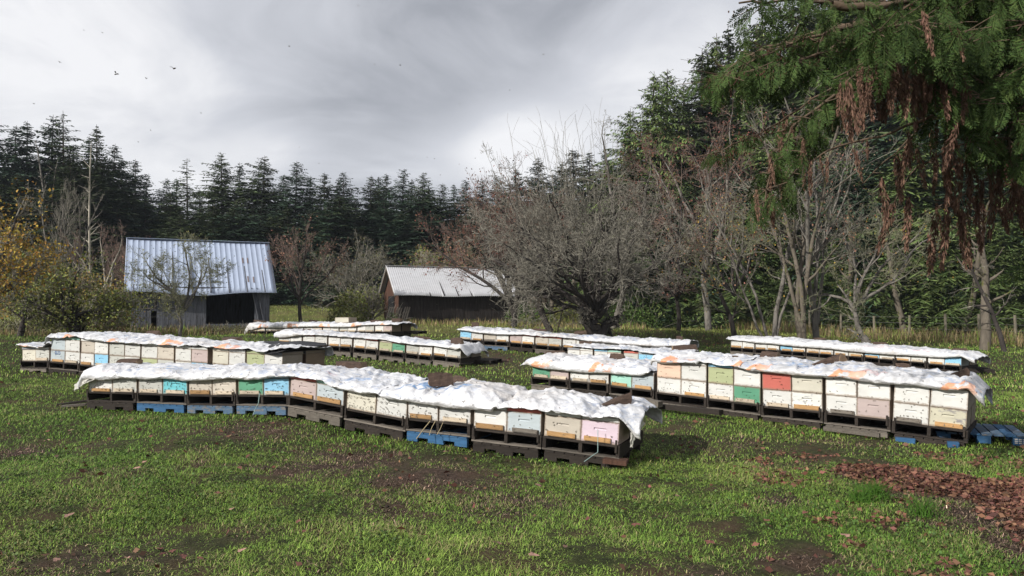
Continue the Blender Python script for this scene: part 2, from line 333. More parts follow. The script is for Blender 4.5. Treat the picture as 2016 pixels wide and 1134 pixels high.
row('R3', 'row behind tall left row', [(547, 23.0), (595, 22.65), (645, 22.3), (694, 21.95), (745, 21.6), (797, 21.25), (851, 20.9), (906, 20.5)],
    [(547, 593), (594, 643), (644.5, 692), (694, 743), (744.5, 796), (797, 850), (851, 906)],
    [(684, 686.5), (687, 690), (690.5, 694), (694, 699.5), (700, 706), (706, 712), (710, 717)],
    [((W,), W, 'wood_tan'), ((W,), W, 'wood_tan'), ((W,), R_, 'wood_tan'), ((W,), W, 'wood_tan'), ((W,), GY, 'wood_tan'), ((W,), W, 'wood_tan'), ((W,), W, 'wood_tan'), ((W,), R_, 'wood_pale'),
     ((O_,), BE, 'wood_pale'), ((N_,), R_, 'wood_pale'), ((G,), G, 'wood_pale'), ((W,), W, 'wood_tan'), ((W,), W, 'wood_tan'), ((G,), G, 'wood_pale')],
    [(540, 664), (560, 666), (590, 661), (625, 659), (640, 660), (665, 661), (700, 664), (740, 667), (765, 670), (790, 676), (830, 680), (850, 681), (890, 687), (900, 690), (908, 686), (918, 682)],
    ends=(.12, .3), base_h=.11, puff=.13, base_cols=['wood_grey'] * 6 + ['wood_grey'])
row('R4', 'farthest row', [(486, 33), (522, 32.5), (559, 32), (596, 31.5), (633, 31), (666, 30.5), (701, 30), (736, 29.5), (771, 29)],
    [(492, 521), (522, 558.5), (559.5, 596), (597, 633), (634, 666), (667, 701), (702, 736), (737, 771)],
    [(659, 659)] * 2 + [(659, 660)] * 2 + [(660, 661)] * 4,
    [((W,), C_, 'wood_pale'), ((W,), W, 'wood_pale'), ((W,), W, 'wood_pale'), ((G,), W, 'wood_pale'), ((W,), W, 'wood_pale'), ((W,), BR, 'wood_pale'), ((W,), W, 'wood_pale'), ((BE,), BR, 'wood_pale'),
     ((W,), GY, 'wood_pale'), ((W,), W, 'wood_pale'), ((G,), W, 'wood_pale'), ((W,), W, 'wood_pale'), ((W,), W, 'wood_pale'), ((G,), W, 'wood_pale'), ((W,), W, 'wood_pale'), ((T_,), T_, 'wood_pale')],
    [(480, 648), (497, 651), (505, 648), (515, 645.5), (535, 646), (560, 647), (580, 645), (620, 643.5), (660, 645), (690, 645), (715, 641), (750, 640), (760, 640.5), (775, 638), (790, 637)],
    ends=(.3, .3), base_h=.09, puff=.10)
row('R5', 'row below apple tree', [(903, 24.9), (951, 24.5), (1001.5, 24.1), (1051.5, 23.7), (1105.5, 23.25), (1160, 22.8), (1218, 22.35), (1278, 21.9), (1340, 21.5)],
    [(904, 950), (951, 1001), (1002, 1051), (1052, 1105), (1106, 1160), (1161, 1218), (1219, 1278), (1279, 1340)],
    [(676, 680), (680, 683), (683.5, 688), (688, 693), (693, 698), (698, 702), (702, 706), (706, 710)],
    [((B_,), B_, 'wood_pale'), ((W,), BE, 'wood_tan'), ((BE,), G, 'wood_grey'), ((W,), W, 'wood_tan'), ((T_,), T_, 'wood_tan'), ((W,), R_, 'wood_tan'),
     ((BE,), R_, 'wood_tan'), ((G,), R_, 'wood_tan'), ((W,), G, 'wood_tan'), ((W,), W, 'wood_tan')] + [((W,), W, 'wood_tan')] * 6,
    [(900, 648), (908, 650), (925, 653), (945, 656), (975, 659), (1000, 659.5), (1050, 660), (1075, 663), (1105, 663.5), (1125, 666), (1160, 672), (1220, 678), (1300, 684), (1350, 680)],
    ends=(.1, .3), base_h=.10, puff=.15)
row('R6', 'short middle row', [(1114, 21.0), (1167, 20.5), (1225, 20.0), (1287, 19.5), (1350, 19.1)],
    [(1115.5, 1166.5), (1168, 1222.5), (1226, 1286), (1287.5, 1349)],
    [(716, 720), (720, 724), (724, 729), (729, 733)],
    [((W,), GY, 'wood_tan'), ((W,), W, 'wood_tan'), ((W,), B_, 'wood_pale'), ((BE,), Mi, 'wood_tan'), ((G,), R_, 'wood_pale'), ((B_,), BG, 'wood_pale'), ((W,), BG, 'wood_pale'), ((W,), W, 'wood_pale')],
    [(1108, 679), (1120, 680), (1140, 683), (1166, 685), (1200, 687), (1235, 688), (1255, 691), (1280, 696), (1300, 698), (1350, 700)],
    ends=(.1, .12), base_h=.1, puff=.10)
row('R7', 'low right row', [(1043, 14.3), (1119, 13.7), (1198, 13.1), (1288, 12.45)],
    [(1045, 1119), (1120, 1197.5), (1199, 1287)],
    [(758, 766), (766, 774), (776, 788)],
    [((N_,), N_, 'wood_pale'), ((T_,), W, 'wood_pale'), ((W,), W, 'wood_pale'), ((W,), W, 'wood_tan'), ((Mi,), R_, 'wood_tan'), ((BG,), GY, 'wood_tan')],
    [(1022, 707), (1032, 714), (1050, 722), (1075, 727), (1100, 729), (1150, 735), (1175, 735), (1200, 736), (1235, 739), (1262, 741), (1272, 738), (1288, 731)],
    ends=(.22, .05), base_h=.09, puff=.16)
row('R8', 'tall right row', [(1288, 12.4), (1390, 11.7), (1497, 11.0), (1620, 10.35), (1753, 9.75), (1906, 9.25)],
    [(1290, 1390), (1391, 1497), (1498.5, 1620), (1622, 1753), (1755, 1905)],
    [(790, 803), (804, 818), (820, 833), (834, 850), (852, 873)],
    [((W, S_), W, None), ((W, W), W, 'wood_tan'), ((W, O_), B_, 'wood_pale'), ((N_, W), W, 'wood_pale'), ((W, R_), R_, 'wood_pale'), ((PG, C_), C_, 'wood_tan'),
     ((W, W), W, 'wood_grey'), ((T_, W), W, None), ((W, W), GY, 'wood_grey'), ((PY, W), R_, 'wood_tan')],
    [(1278, 716), (1292, 712), (1305, 716), (1340, 715), (1356, 712), (1380, 710), (1400, 714), (1425, 717), (1450, 722), (1475, 730), (1510, 733), (1560, 739), (1600, 742), (1625, 744), (1655, 743), (1690, 750), (1720, 755), (1760, 758), (1800, 760), (1830, 765), (1860, 769), (1885, 769), (1900, 766), (1925, 775)],
    ends=(.06, .2), base_h=.06, puff=.13)
row('R9', 'far right row', [(1437, 26.3), (1485, 25.6), (1534, 24.9), (1585, 24.2), (1640, 23.5), (1700, 22.8), (1762, 22.15), (1824, 21.5), (1893, 20.8)],
    [(1437, 1484.5), (1485.5, 1533.5), (1534.5, 1585), (1586, 1640), (1641, 1699), (1700.5, 1761), (1762, 1823.5), (1825, 1893)],
    [(692, 696), (696, 699), (699, 703), (703, 708), (708, 713), (713, 719), (719, 725), (726, 732)],
    [((W,), R_, 'wood_tan'), ((W,), GY, 'wood_tan'), ((W,), R_, 'wood_tan'), ((W,), GY, 'wood_tan'), ((B_,), B_, 'wood_tan'), ((W,), GY, 'wood_tan'), ((BE,), GY, 'wood_tan'), ((W,), R_, 'wood_tan'),
     ((W,), GY, 'wood_tan'), ((C_,), BG, 'wood_tan'), ((B_,), GY, 'wood_tan'), ((W,), GY, 'wood_pale'), ((W,), GY, 'wood_tan'), ((W,), GY, 'wood_pale'), ((W,), GY, 'wood_tan'), ((B_,), GY, 'wood_pale')],
    [(1430, 666), (1438, 669), (1455, 671), (1475, 674), (1490, 676), (1510, 677), (1540, 680), (1570, 683), (1610, 686), (1640, 688), (1665, 692), (1700, 695), (1750, 699), (1790, 701), (1830, 704), (1860, 705), (1893, 703), (1910, 706)],
    ends=(.15, .35), base_h=.09, puff=.12)
PAL_H = .15; BH = .245; LIDH = .045; HL = .505
for r in ROWS.values():
    r['pal'] = []
    for (pa, pb), (ya, yb) in zip(r['bounds'], r['base']):
        da = float(np.interp(pa, r['kx'], r['kd'])); db = float(np.interp(pb, r['kx'], r['kd']))
        A = at(pa, ya, da); B = at(pb, yb, db); r['pal'].append((A, B))
# ================================================================== TERRAIN
CTRL = []
for k, r in ROWS.items():
    hs = r['base_h']
    for (A, B) in r['pal']:
        mid = (A + B) / 2; n = Vector((-(B - A).y, (B - A).x, 0)).normalized()
        for q in (mid, mid + n * 1.15): CTRL.append((q.x, q.y, mid.z - hs))
CTRL += [(0, 0, 0), (-3, 5, 0), (3, 5, 0), (0, 6.5, .0), (-6, 9, .05), (5, 7, .02), (-9, 11, .2), (8, 8, .02), (11, 12, .05), (-14, 16, .5), (-20, 25, .8), (-30, 22, .9), (20, 20, .05), (0, -10, 0), (12, -5, 0), (-12, -5, 0.1),
         (-17, 34, .73), (-14, 36, .80), (-12, 38, .9), (-6.1, 41, .88), (0, 43.5, .9), (-3, 38, .85), (3.2, 27, .7), (2, 33, .8), (-8, 34, .85), (-10, 30, .75), (6, 33, .75), (10.5, 28, .42), (13, 27, .32), (16, 28, .25),
         (9, 45, .62), (14, 44, .5), (20, 40, .2), (22, 34, .2), (22, 30, .15), (28, 30, .2), (-10, 55, 1.6), (-9, 70, 3.0), (-25, 60, 1.9), (-40, 70, 3), (5, 60, 1.2), (20, 60, .8), (-60, 60, 3), (40, 60, 1), (-20, 90, 4.0), (20, 90, 2.5), (60, 80, 2), (-70, 100, 4.5), (-28, 42, 1.1), (-45, 45, 1.5)]
_C = np.array(CTRL)
def G_np(x, y):
    x = np.asarray(x, float); y = np.asarray(y, float); sh = x.shape; x = x.ravel(); y = y.ravel(); out = np.zeros(len(x))
    for i in range(0, len(x), 20000):
        dx = x[i:i + 20000, None] - _C[None, :, 0]; dy = y[i:i + 20000, None] - _C[None, :, 1]
        sg = .6 + .045 * np.abs(_C[None, :, 1])
        w = 1.0 / ((dx * dx + dy * dy) / sg ** 2 + .35) ** 2.2
        out[i:i + 20000] = (w * _C[None, :, 2]).sum(1) / w.sum(1)
    return out.reshape(sh)
def GZ(x, y): return float(G_np(np.array([x]), np.array([y]))[0])
# bare-earth / litter mask, 0..1
MUD = [(505, 862, 110, 22, .75), (430, 860, 40, 12, .7), (700, 915, 150, 32, .9), (860, 935, 170, 45, 1.0), (1000, 975, 120, 40, .7), (760, 990, 90, 28, .7), (20, 885, 60, 18, .8), (120, 1090, 160, 45, .75), (300, 1070, 120, 40, .6),
       (480, 1040, 60, 20, .6), (1560, 1100, 90, 30, .9), (1590, 1085, 70, 25, .8), (1400, 1115, 90, 20, .8), (1430, 870, 90, 16, .55), (1540, 905, 120, 22, .6), (1700, 880, 120, 20, .45), (980, 712, 45, 8, .9), (1010, 722, 60, 7, .6), (985, 800, 60, 10, .2),
       (1300, 655, 90, 7, .7), (1530, 975, 60, 14, .6), (1850, 960, 140, 60, 1.0), (1960, 1010, 100, 60, 1.0), (1990, 1060, 60, 50, 1.0), (1290, 1010, 50, 15, .5), (640, 1100, 60, 20, .5), (240, 940, 90, 18, .35), (900, 850, 200, 12, .35)]
def mud_np(x, y):
    px = 1008 + x / np.maximum(y, .5) * F_PX; py = HZ + CAM_H / np.maximum(y, .5) * F_PX
    m = np.zeros_like(x)
    for (cx, cy, rx, ry, a) in MUD:
        cyd = CAM_H * F_PX / (cy - HZ + 12); cxx = (cx - 1008) / F_PX * cyd; rX = rx / F_PX * cyd
        rY = cyd - CAM_H * F_PX / (cy + ry - HZ + 12)
        q = ((x - cxx) / rX) ** 2 + ((y - cyd) / max(rY, .12)) ** 2
        m = np.maximum(m, a * np.exp(-q * .9))
    n = fbm(x * 1.4, y * 1.4, 5, 3, .6); n2 = fbm(x * 5, y * 5, 4, 9, .6)
    m = m * (.25 + 1.25 * n) * 1.0 + np.clip((n - .64) * 3.0, 0, .45) + (n2 - .5) * (.35 + .9 * m)
    return np.clip(m, 0, 1)
def build_ground():
    fan = np.radians(np.concatenate([np.linspace(-44, 44, 500), np.linspace(48, 312, 60)]))
    rad = np.concatenate([[.6, 1.2, 2, 3, 3.8], np.geomspace(4.3, 30, 330), np.geomspace(30.5, 120, 120), np.geomspace(130, 1500, 14)])
    A, Rr = np.meshgrid(fan, rad); X = Rr * np.sin(A); Y = Rr * np.cos(A)
    Z = G_np(X, Y); m = mud_np(X, Y)
    Z = Z + (fbm(X * 1.1, Y * 1.1, 4, 7) - .5) * .07 * np.clip(Rr / 5, 0, 1) + (fbm(X * 7, Y * 7, 3, 5) - .5) * .035 - .02
    nr, nc = X.shape; V = np.stack([X, Y, Z], -1).reshape(-1, 3)
    V = np.concatenate([V, [[0, 0, Z[0].mean()]]])
    i, j = np.meshgrid(np.arange(nr - 1), np.arange(nc), indexing='ij'); j2 = (j + 1) % nc
    Fc = np.stack([i * nc + j, i * nc + j2, (i + 1) * nc + j2, (i + 1) * nc + j], -1).reshape(-1, 4)[:, ::-1]
    cen = len(V) - 1; jj = np.arange(nc)
    col = np.concatenate([m.reshape(-1), [0]])[:, None] * np.ones((1, 3))
    leaf = np.clip(leafpile_np(V[:, 0], V[:, 1]), 0, 1); col[:, 1] = leaf
    fld = np.clip((V[:, 1] - 29) / 6, 0, 1) * .8; col[:, 2] = fld
    tri = np.stack([np.full(nc, cen), (jj + 1) % nc, jj, jj], -1)
    g = bpy.data.materials.new('ground_soil_and_turf'); g.use_nodes = True; nt = g.node_tree; N = nt.nodes; L = nt.links
    b = N['Principled BSDF']; b.inputs['Roughness'].default_value = .95; b.inputs['Specular IOR Level'].default_value = .15
    vc = N.new('ShaderNodeVertexColor'); vc.layer_name = 'col'; sp = N.new('ShaderNodeSeparateColor'); L.new(vc.outputs[0], sp.inputs[0])
    tc = N.new('ShaderNodeTexCoord')
    def nz(s, d=6):
        n = N.new('ShaderNodeTexNoise'); n.inputs['Scale'].default_value = s; n.inputs['Detail'].default_value = d; n.inputs['Roughness'].default_value = .7
        L.new(tc.outputs['Object'], n.inputs['Vector']); return n.outputs[0]
    def ramp(src, stops):
        r = N.new('ShaderNodeValToRGB'); L.new(src, r.inputs[0]); e = r.color_ramp.elements
        e[0].position, e[0].color = stops[0][0], (*stops[0][1], 1); e[1].position, e[1].color = stops[-1][0], (*stops[-1][1], 1)
        for p, c in stops[1:-1]: q = e.new(p); q.color = (*c, 1)
        return r.outputs[0]
    turf = ramp(nz(9), [(.25, (.014, .016, .008)), (.5, (.040, .048, .016)), (.75, (.085, .085, .034))])
    soil = ramp(nz(22, 9), [(.3, (.016, .011, .008)), (.52, (.065, .045, .033)), (.72, (.15, .105, .080))])
    fld_ = ramp(nz(.5), [(.3, (.075, .105, .022)), (.5, (.13, .14, .040)), (.7, (.20, .17, .070))])
    def mix(f, a, c):
        m = N.new('ShaderNodeMixRGB'); L.new(f, m.inputs[0]); L.new(a, m.inputs[1]); L.new(c, m.inputs[2]); return m.outputs[0]
    c = mix(sp.outputs[0], turf, soil); c = mix(sp.outputs[2], c, fld_)
    lf = N.new('ShaderNodeRGB'); lf.outputs[0].default_value = (.10, .055, .04, 1); c = mix(sp.outputs[1], c, lf.outputs[0])
    L.new(c, b.inputs['Base Color'])
    bp = N.new('ShaderNodeBump'); bp.inputs['Strength'].default_value = .9; bp.inputs['Distance'].default_value = .05; L.new(nz(25, 8), bp.inputs['Height']); L.new(bp.outputs[0], b.inputs['Normal'])
    Fall = np.concatenate([Fc, tri[:, :4]])
    me = npmesh('ground', V, Fc, g, True, col)
    o = link('ground', me); tag(o, kind='structure')
def leafpile_np(x, y):
    pts = [(3.75, 7.75, .5, .35), (4.2, 7.4, .7, .5), (4.8, 7.0, .8, .6), (4.6, 6.45, .6, .5), (4.25, 5.85, .42, .4), (4.1, 5.4, .35, .35), (5.4, 6.9, .7, .9), (5.0, 6.1, .6, .6)]
    m = np.zeros_like(x)
    for (cx, cy, rx, ry) in pts: m = np.maximum(m, 1.25 - np.sqrt(((x - cx) / rx) ** 2 + ((y - cy) / ry) ** 2))
    return np.clip(m * 2 + (fbm(x * 4, y * 4, 3, 21) - .5) * 1.6, 0, 1)
build_ground()
# ================================================================== HIVES AND PALLETS
_mc = {}
def cached(key, fn):
    if key not in _mc: _mc[key] = fn()
    return _mc[key]
HWID = .44   # unit hive width, scaled per hive
def body_mesh(colr, z0, h):
    def f():
        b = MB(); w = HWID / 2 - .004; zc = z0 + h * .62; sw = .072; sh = .013; dp = .022
        z1 = z0 + h - .005; L = HL
        # front face with a hand-hold slot cut in it
        v = [(-w, 0, z0), (w, 0, z0), (w, 0, z1), (-w, 0, z1), (-sw, 0, zc - sh), (sw, 0, zc - sh), (sw, 0, zc + sh), (-sw, 0, zc + sh),
             (-sw, dp * .3, zc - sh), (sw, dp * .3, zc - sh), (sw, dp, zc + sh), (-sw, dp, zc + sh)]
        b.poly(v, [(0, 1, 5, 4), (1, 2, 6, 5), (2, 3, 7, 6), (3, 0, 4, 7), (4, 5, 9, 8), (5, 6, 10, 9), (6, 7, 11, 10), (7, 4, 8, 11), (8, 9, 10, 11)])
        v = [(-w, 0, z0), (w, 0, z0), (w, 0, z1), (-w, 0, z1), (-w, L, z0), (w, L, z0), (w, L, z1), (-w, L, z1)]
        b.poly(v, [(1, 5, 6, 2), (4, 0, 3, 7), (5, 4, 7, 6), (3, 2, 6, 7), (0, 4, 5, 1)])
        # little side cleats (end hand holds)
        for s in (-1, 1):
            x = s * (w + .001); b.box(min(x, x - s * .004), max(x, x - s * .004), L / 2 - .06, L / 2 + .06, zc - .004, zc + .010)
        return b.mesh('hive_body', M[colr])
    return cached(('body', colr, z0, h), f)
def lid_mesh(colr, z0):
    def f():
        b = MB(); w = HWID / 2 + .0; b.box(-w + .001, w - .001, -.008, HL + .008, z0, z0 + LIDH)
        b.box(-w + .03, w - .03, .02, HL - .02, z0 + LIDH, z0 + LIDH + .004)
        return b.mesh('hive_lid', M[colr])
    return cached(('lid', colr, z0), f)
def block_mesh(kind, v):
    def f():
        rr = random.Random(v); b = MB(); a = -.17 + rr.uniform(-.02, .03); c = .17 + rr.uniform(-.05, .02); h = rr.uniform(.045, .06)
        b.box(a, c, -.022, -.0035, .012, .012 + h); b.box(a + .01, c - .012, -.0262, -.0222, .018, .018 + h * .35)
        return b.mesh('entrance_block', M[kind])
    return cached(('block', kind, v), f)
GLYPH = {'D': [[(0, 0), (0, 1), (.55, .9), (.7, .5), (.55, .1), (0, 0)]], 'J': [[(.2, 1), (.7, 1)], [(.5, 1), (.5, .15), (.25, 0), (0, .2)]], 'S': [[(.6, .9), (.3, 1), (.05, .8), (.55, .35), (.4, .03), (0, .1)]],
         '3': [[(.05, .95), (.5, .95), (.3, .6), (.6, .3), (.35, 0), (0, .1)]], 'N': [[(0, 0), (0, 1), (.6, 0), (.6, 1)]], 'Y': [[(0, 1), (.35, .5), (.7, 1)], [(.35, .5), (.2, 0)]], 'V': [[(0, 1), (.35, 0), (.7, 1)]],
         'B': [[(0, 0), (0, 1), (.5, .95), (.55, .65), (.1, .5), (.6, .4), (.6, .05), (0, 0)]], 'A': [[(0, 0), (.35, 1), (.7, 0)], [(.15, .4), (.55, .4)]], 'R': [[(0, 0), (0, 1), (.55, .9), (.5, .55), (0, .5), (.6, 0)]], '1': [[(.3, 0), (.3, 1)]], '0': [[(.3, 0), (0, .4), (.1, .9), (.4, 1), (.65, .6), (.5, .1), (.3, 0)]],
         'M': [[(0, 0), (0, 1), (.35, .4), (.7, 1), (.7, 0)]], 'U': [[(0, 1), (.05, .15), (.35, 0), (.6, .15), (.65, 1)]], 'L': [[(0, 1), (0, 0), (.5, 0)]], 'E': [[(.6, 1), (0, 1), (0, 0), (.6, 0)], [(0, .5), (.5, .5)]], 'I': [[(.1, 0), (.1, 1)]], 'T': [[(0, 1), (.7, 1)], [(.35, 1), (.35, 0)]], 'O': [[(.3, 0), (0, .3), (0, .7), (.3, 1), (.6, .7), (.6, .3), (.3, 0)]], ' ': []}
def strokes(text, h, x0=0, y0=0, slant=0.0, wide=1.0, gap=.28):
    out = []; x = x0
    for ch in text:
        g = GLYPH.get(ch, [])
        for pl in g:
            for (a, b) in zip(pl[:-1], pl[1:]): out.append((x + (a[0] * wide + a[1] * slant) * h, y0 + a[1] * h, x + (b[0] * wide + b[1] * slant) * h, y0 + b[1] * h))
        x += (.7 * wide + gap) * h
    return out
def lettering(text, parent, ht, zc, m, th=.006):
    st = strokes(text, ht); xs = [s[0] for s in st] + [s[2] for s in st]; off = (min(xs) + max(xs)) / 2
    b = MB()
    for k, s in enumerate(st): b.bar((s[0] - off, -.0012, zc + s[1]), (s[2] - off, -.0012, zc + s[3]), .0016 + .0001 * k, th, (0, 0, 1)) if abs(s[0] - s[2]) > abs(s[1] - s[3]) else b.bar((s[0] - off, -.0012, zc + s[1]), (s[2] - off, -.0012, zc + s[3]), th, .0016 + .0001 * k, (0, 1, 0))
    return b.obj('lettering', m, parent)
ORD = ['first', 'second', 'third', 'fourth', 'fifth', 'sixth', 'seventh', 'eighth', 'ninth', 'tenth', 'eleventh', 'twelfth', 'thirteenth', 'fourteenth', 'fifteenth', 'sixteenth', 'seventeenth', 'eighteenth', 'nineteenth', 'twentieth']
def frame_of(A, B, side=0):
    d = (B - A); L = Vector((d.x, d.y, 0)).length; ang = math.atan2(d.y, d.x); roll = math.atan2(d.z, L)
    return L, ang, roll
BEE_SPOTS = []   # candidate points on hive fronts : (point, normal, up)
def place_hive(name, spec, pos, ang, roll, wscale, label, group, seed):
    cols, lid, blk = spec
    t = empty('beehive', pos); t.rotation_euler = Matrix.Rotation(ang, 4, 'Z').to_euler()
    t.matrix_world = Matrix.Translation(pos) @ Matrix.Rotation(ang, 4, 'Z') @ Matrix.Rotation(-roll, 4, 'Y')
    tag(t, label, 'beehive', group)
    z = 0; parts = []
    for k, c in enumerate(cols):
        o = link('brood_box' if k == 0 else 'upper_box', body_mesh(c, round(z, 4), BH), t)
        rr = random.Random(seed + k); o.location = (rr.uniform(-.003, .003), rr.uniform(-.006, .006), 0); o.rotation_euler = (0, 0, rr.uniform(-.006, .006)); o.scale = (wscale, 1, 1)
        if len(cols) > 1: o['label'] = c + ' box'
        z += BH
    o = link('lid', lid_mesh(lid, round(z, 4)), t); o.scale = (wscale, 1, 1)
    if lid != cols[-1]: o['label'] = lid + ' lid'
    if blk: o = link('entrance_block', block_mesh(blk, seed % 5), t); o.scale = (wscale, 1, 1)
    t['zl'] = z + LIDH; del t['zl']
    return t
def pallet_thing(A, B, depth, label, group, seed, matn='wood_dark'):
    L, ang, roll = frame_of(A, B); t = empty('hive_pallet')
    t.matrix_world = Matrix.Translation(A) @ Matrix.Rotation(ang, 4, 'Z') @ Matrix.Rotation(-roll, 4, 'Y')
    tag(t, label, 'pallet', group); rr = random.Random(seed); D = depth; H = PAL_H
    for k, x in enumerate((0.0, L / 2 - .02, L - .042)):
        b = MB(); b.box(x, x + .04, .004, D - .004, .018, H - .022); b.obj('stringer', M[matn], t)
    b = MB(); n = 6; w = (D - .01 * (n - 1)) / n
    for i in range(n): b.box(-.002 + rr.uniform(0, .006), L - .004 + rr.uniform(0, .006), i * (w + .01), i * (w + .01) + w, H - .022, H)
    b.obj('deck', M[matn], t)
    for y in (0, D / 2 - .05, D - .09):
        b = MB(); b.box(0, L, y, y + .09, 0, .018); b.obj('bottom_board', M['wood_grey'] if y == 0 and rr.random() < .5 else M[matn], t)
    b = MB(); b.box(.041, L - .044, D * .42, D * .42 + .02, .019, H - .023); b.obj('light_stop_board', M[matn], t)  # added board across the middle, stops daylight showing through the pallet openings
    for x in (.02, L - .05):
        if rr.random() < .8:
            b = MB(); b.box(x, x + .022, -.016, -.003, H - .08, H + .035 + rr.uniform(0, .03)); b.obj('cleat', M[matn], t)
    return t, L, ang, roll
def base_pallet(A, B, depth, h, matn, label, group, seed, notch=True, ext=(0, 0)):
    """a shipping pallet lying under the hive pallets; stringers with fork notches"""
    L, ang, roll = frame_of(A, B); t = empty('shipping_pallet')
    t.matrix_world = Matrix.Translation(A) @ Matrix.Rotation(ang, 4, 'Z') @ Matrix.Rotation(-roll, 4, 'Y')
    tag(t, label, 'pallet', group); x0, x1 = ext[0], L + ext[1]; W = x1 - x0
    for y in (0, depth / 2, depth - .04):
        b = MB(); zt = h - .018; z0 = 0.0
        n1, n2, n3, n4 = x0 + W * .18, x0 + W * .36, x0 + W * .62, x0 + W * .80
        if notch:
            for (a, c) in ((x0, n1), (n2, n3), (n4, x1)): b.box(a, c, y, y + .04, z0, zt)
            for (a, c) in ((n1, n2), (n3, n4)): b.box(a, c, y + .0015, y + .0385, zt * .5, zt - .001)
        else: b.box(x0, x1, y, y + .04, z0, zt)
        b.obj('stringer', M[matn], t)
    b = MB(); n = 7; w = W / n
    for i in range(n): b.box(x0 + i * w + .006, x0 + (i + 1) * w - .006, -.004, depth, h - .018, h - .002)
    b.obj('deck', M[matn], t)
    return t
REARW = {'R1': (17,), 'R2': (15, 0), 'R3': (13,), 'R4': (15,), 'R5': (0,), 'R6': (), 'R7': (0,), 'R8': (9,), 'R9': (15,)}
DEPTH = 1.16
ROWCENTRE = {}
hs = 100
for key, r in ROWS.items():
    n = len(r['pal']); rn = r['name']
    r['zl'] = []
    for i, (A, B) in enumerate(r['pal']):
        hs += 7
        t, L, ang, roll = pallet_thing(A, B, DEPTH, f"dark wooden pallet under {ORD[i]} pair of hives from left, {rn}", 'wooden pallets under the hives', hs)
        pair = []
        nx = Vector((math.cos(ang), math.sin(ang), 0)); bk = Vector((-nx.y, nx.x, 0))
        for s in (0, 1):
            idx = 2 * i + s; spec = r['hives'][idx]; wL = (L - .02) / 2
            fr = (.01 + wL * (s + .5)) / L
            pos = A + (B - A) * fr + Vector((0, 0, PAL_H)) + bk * .03
            cl = spec[0][0]; nm = cl if len(spec[0]) == 1 else f"{spec[0][1]} over {cl}"
            two = ' two-box' if len(spec[0]) > 1 else ''
            lab = f"{nm} hive, {spec[1]} lid, {'left' if s == 0 else 'right'} hive, {ORD[i]} pallet, {rn}"
            hv = place_hive('hive', spec, pos, ang, roll, wL / HWID, lab, f'beehives in the {rn}', hs + s)
            pair.append(hv)
            z = PAL_H + BH * len(spec[0]) + LIDH
            r['zl'].append((A + (B - A) * fr, z, ang))
            ln = len(spec[0])
            BEE_SPOTS.append((key, pos.copy(), ang, wL, BH * ln, (i * 2 + s)))
            if key == 'R1' and idx == 10: lettering('DJS', [c for c in hv.children if c.name.startswith('brood')][0], .034, .19, M['ink_faint'])
            if key == 'R2' and idx == 2: lettering('DJ3', [c for c in hv.children if c.name.startswith('brood')][0], .06, .165, M['ink_blue'], .014)
            # hives standing back to back with these
            if idx in REARW[key] or (idx + 1 == REARW[key] if False else False):
                rspec = ((('brown wood',) if key == 'R2' else (G,)) * ln if key != 'R8' else (PY, W), R_ if key == 'R8' else W, None)
                if key == 'R2' and idx == 15: rspec = ((BR, BR), DG, None)
                if key == 'R4': rspec = ((BR,), BR, None)
                pos2 = pos + bk * (DEPTH - .06)
                place_hive('hive', rspec, pos2, ang + math.pi, -roll, wL / HWID, f"{rspec[0][-1]} hive behind the {'right' if s else 'left'} end hive, {rn}", f'beehives in the {rn}', hs + 3)
        # the pallet below
        bc = (r['base_cols'][i] if r['base_cols'] else ['wood_grey', 'wood_dark', 'wood_dark'][i % 3])
        if key == 'R5' and i == 1: bc = 'wood_bluefade'
        h = r['base_h'] if key in ('R1',) else r['base_h'] + .02
        A2 = A - Vector((0, 0, h)); B2 = B - Vector((0, 0, h))
        cn = {'wood_grey': 'weathered grey', 'wood_dark': 'dark brown', 'wood_bluepaint': 'bright blue', 'wood_bluefade': 'faded blue'}[bc]
        base_pallet(A2 - bk * .02, B2 - bk * .02, DEPTH, h - .003, bc, f"{cn} shipping pallet on the grass below {ORD[i]} hive pallet, {rn}", 'shipping pallets on the grass', hs, True, (.03, -.03))
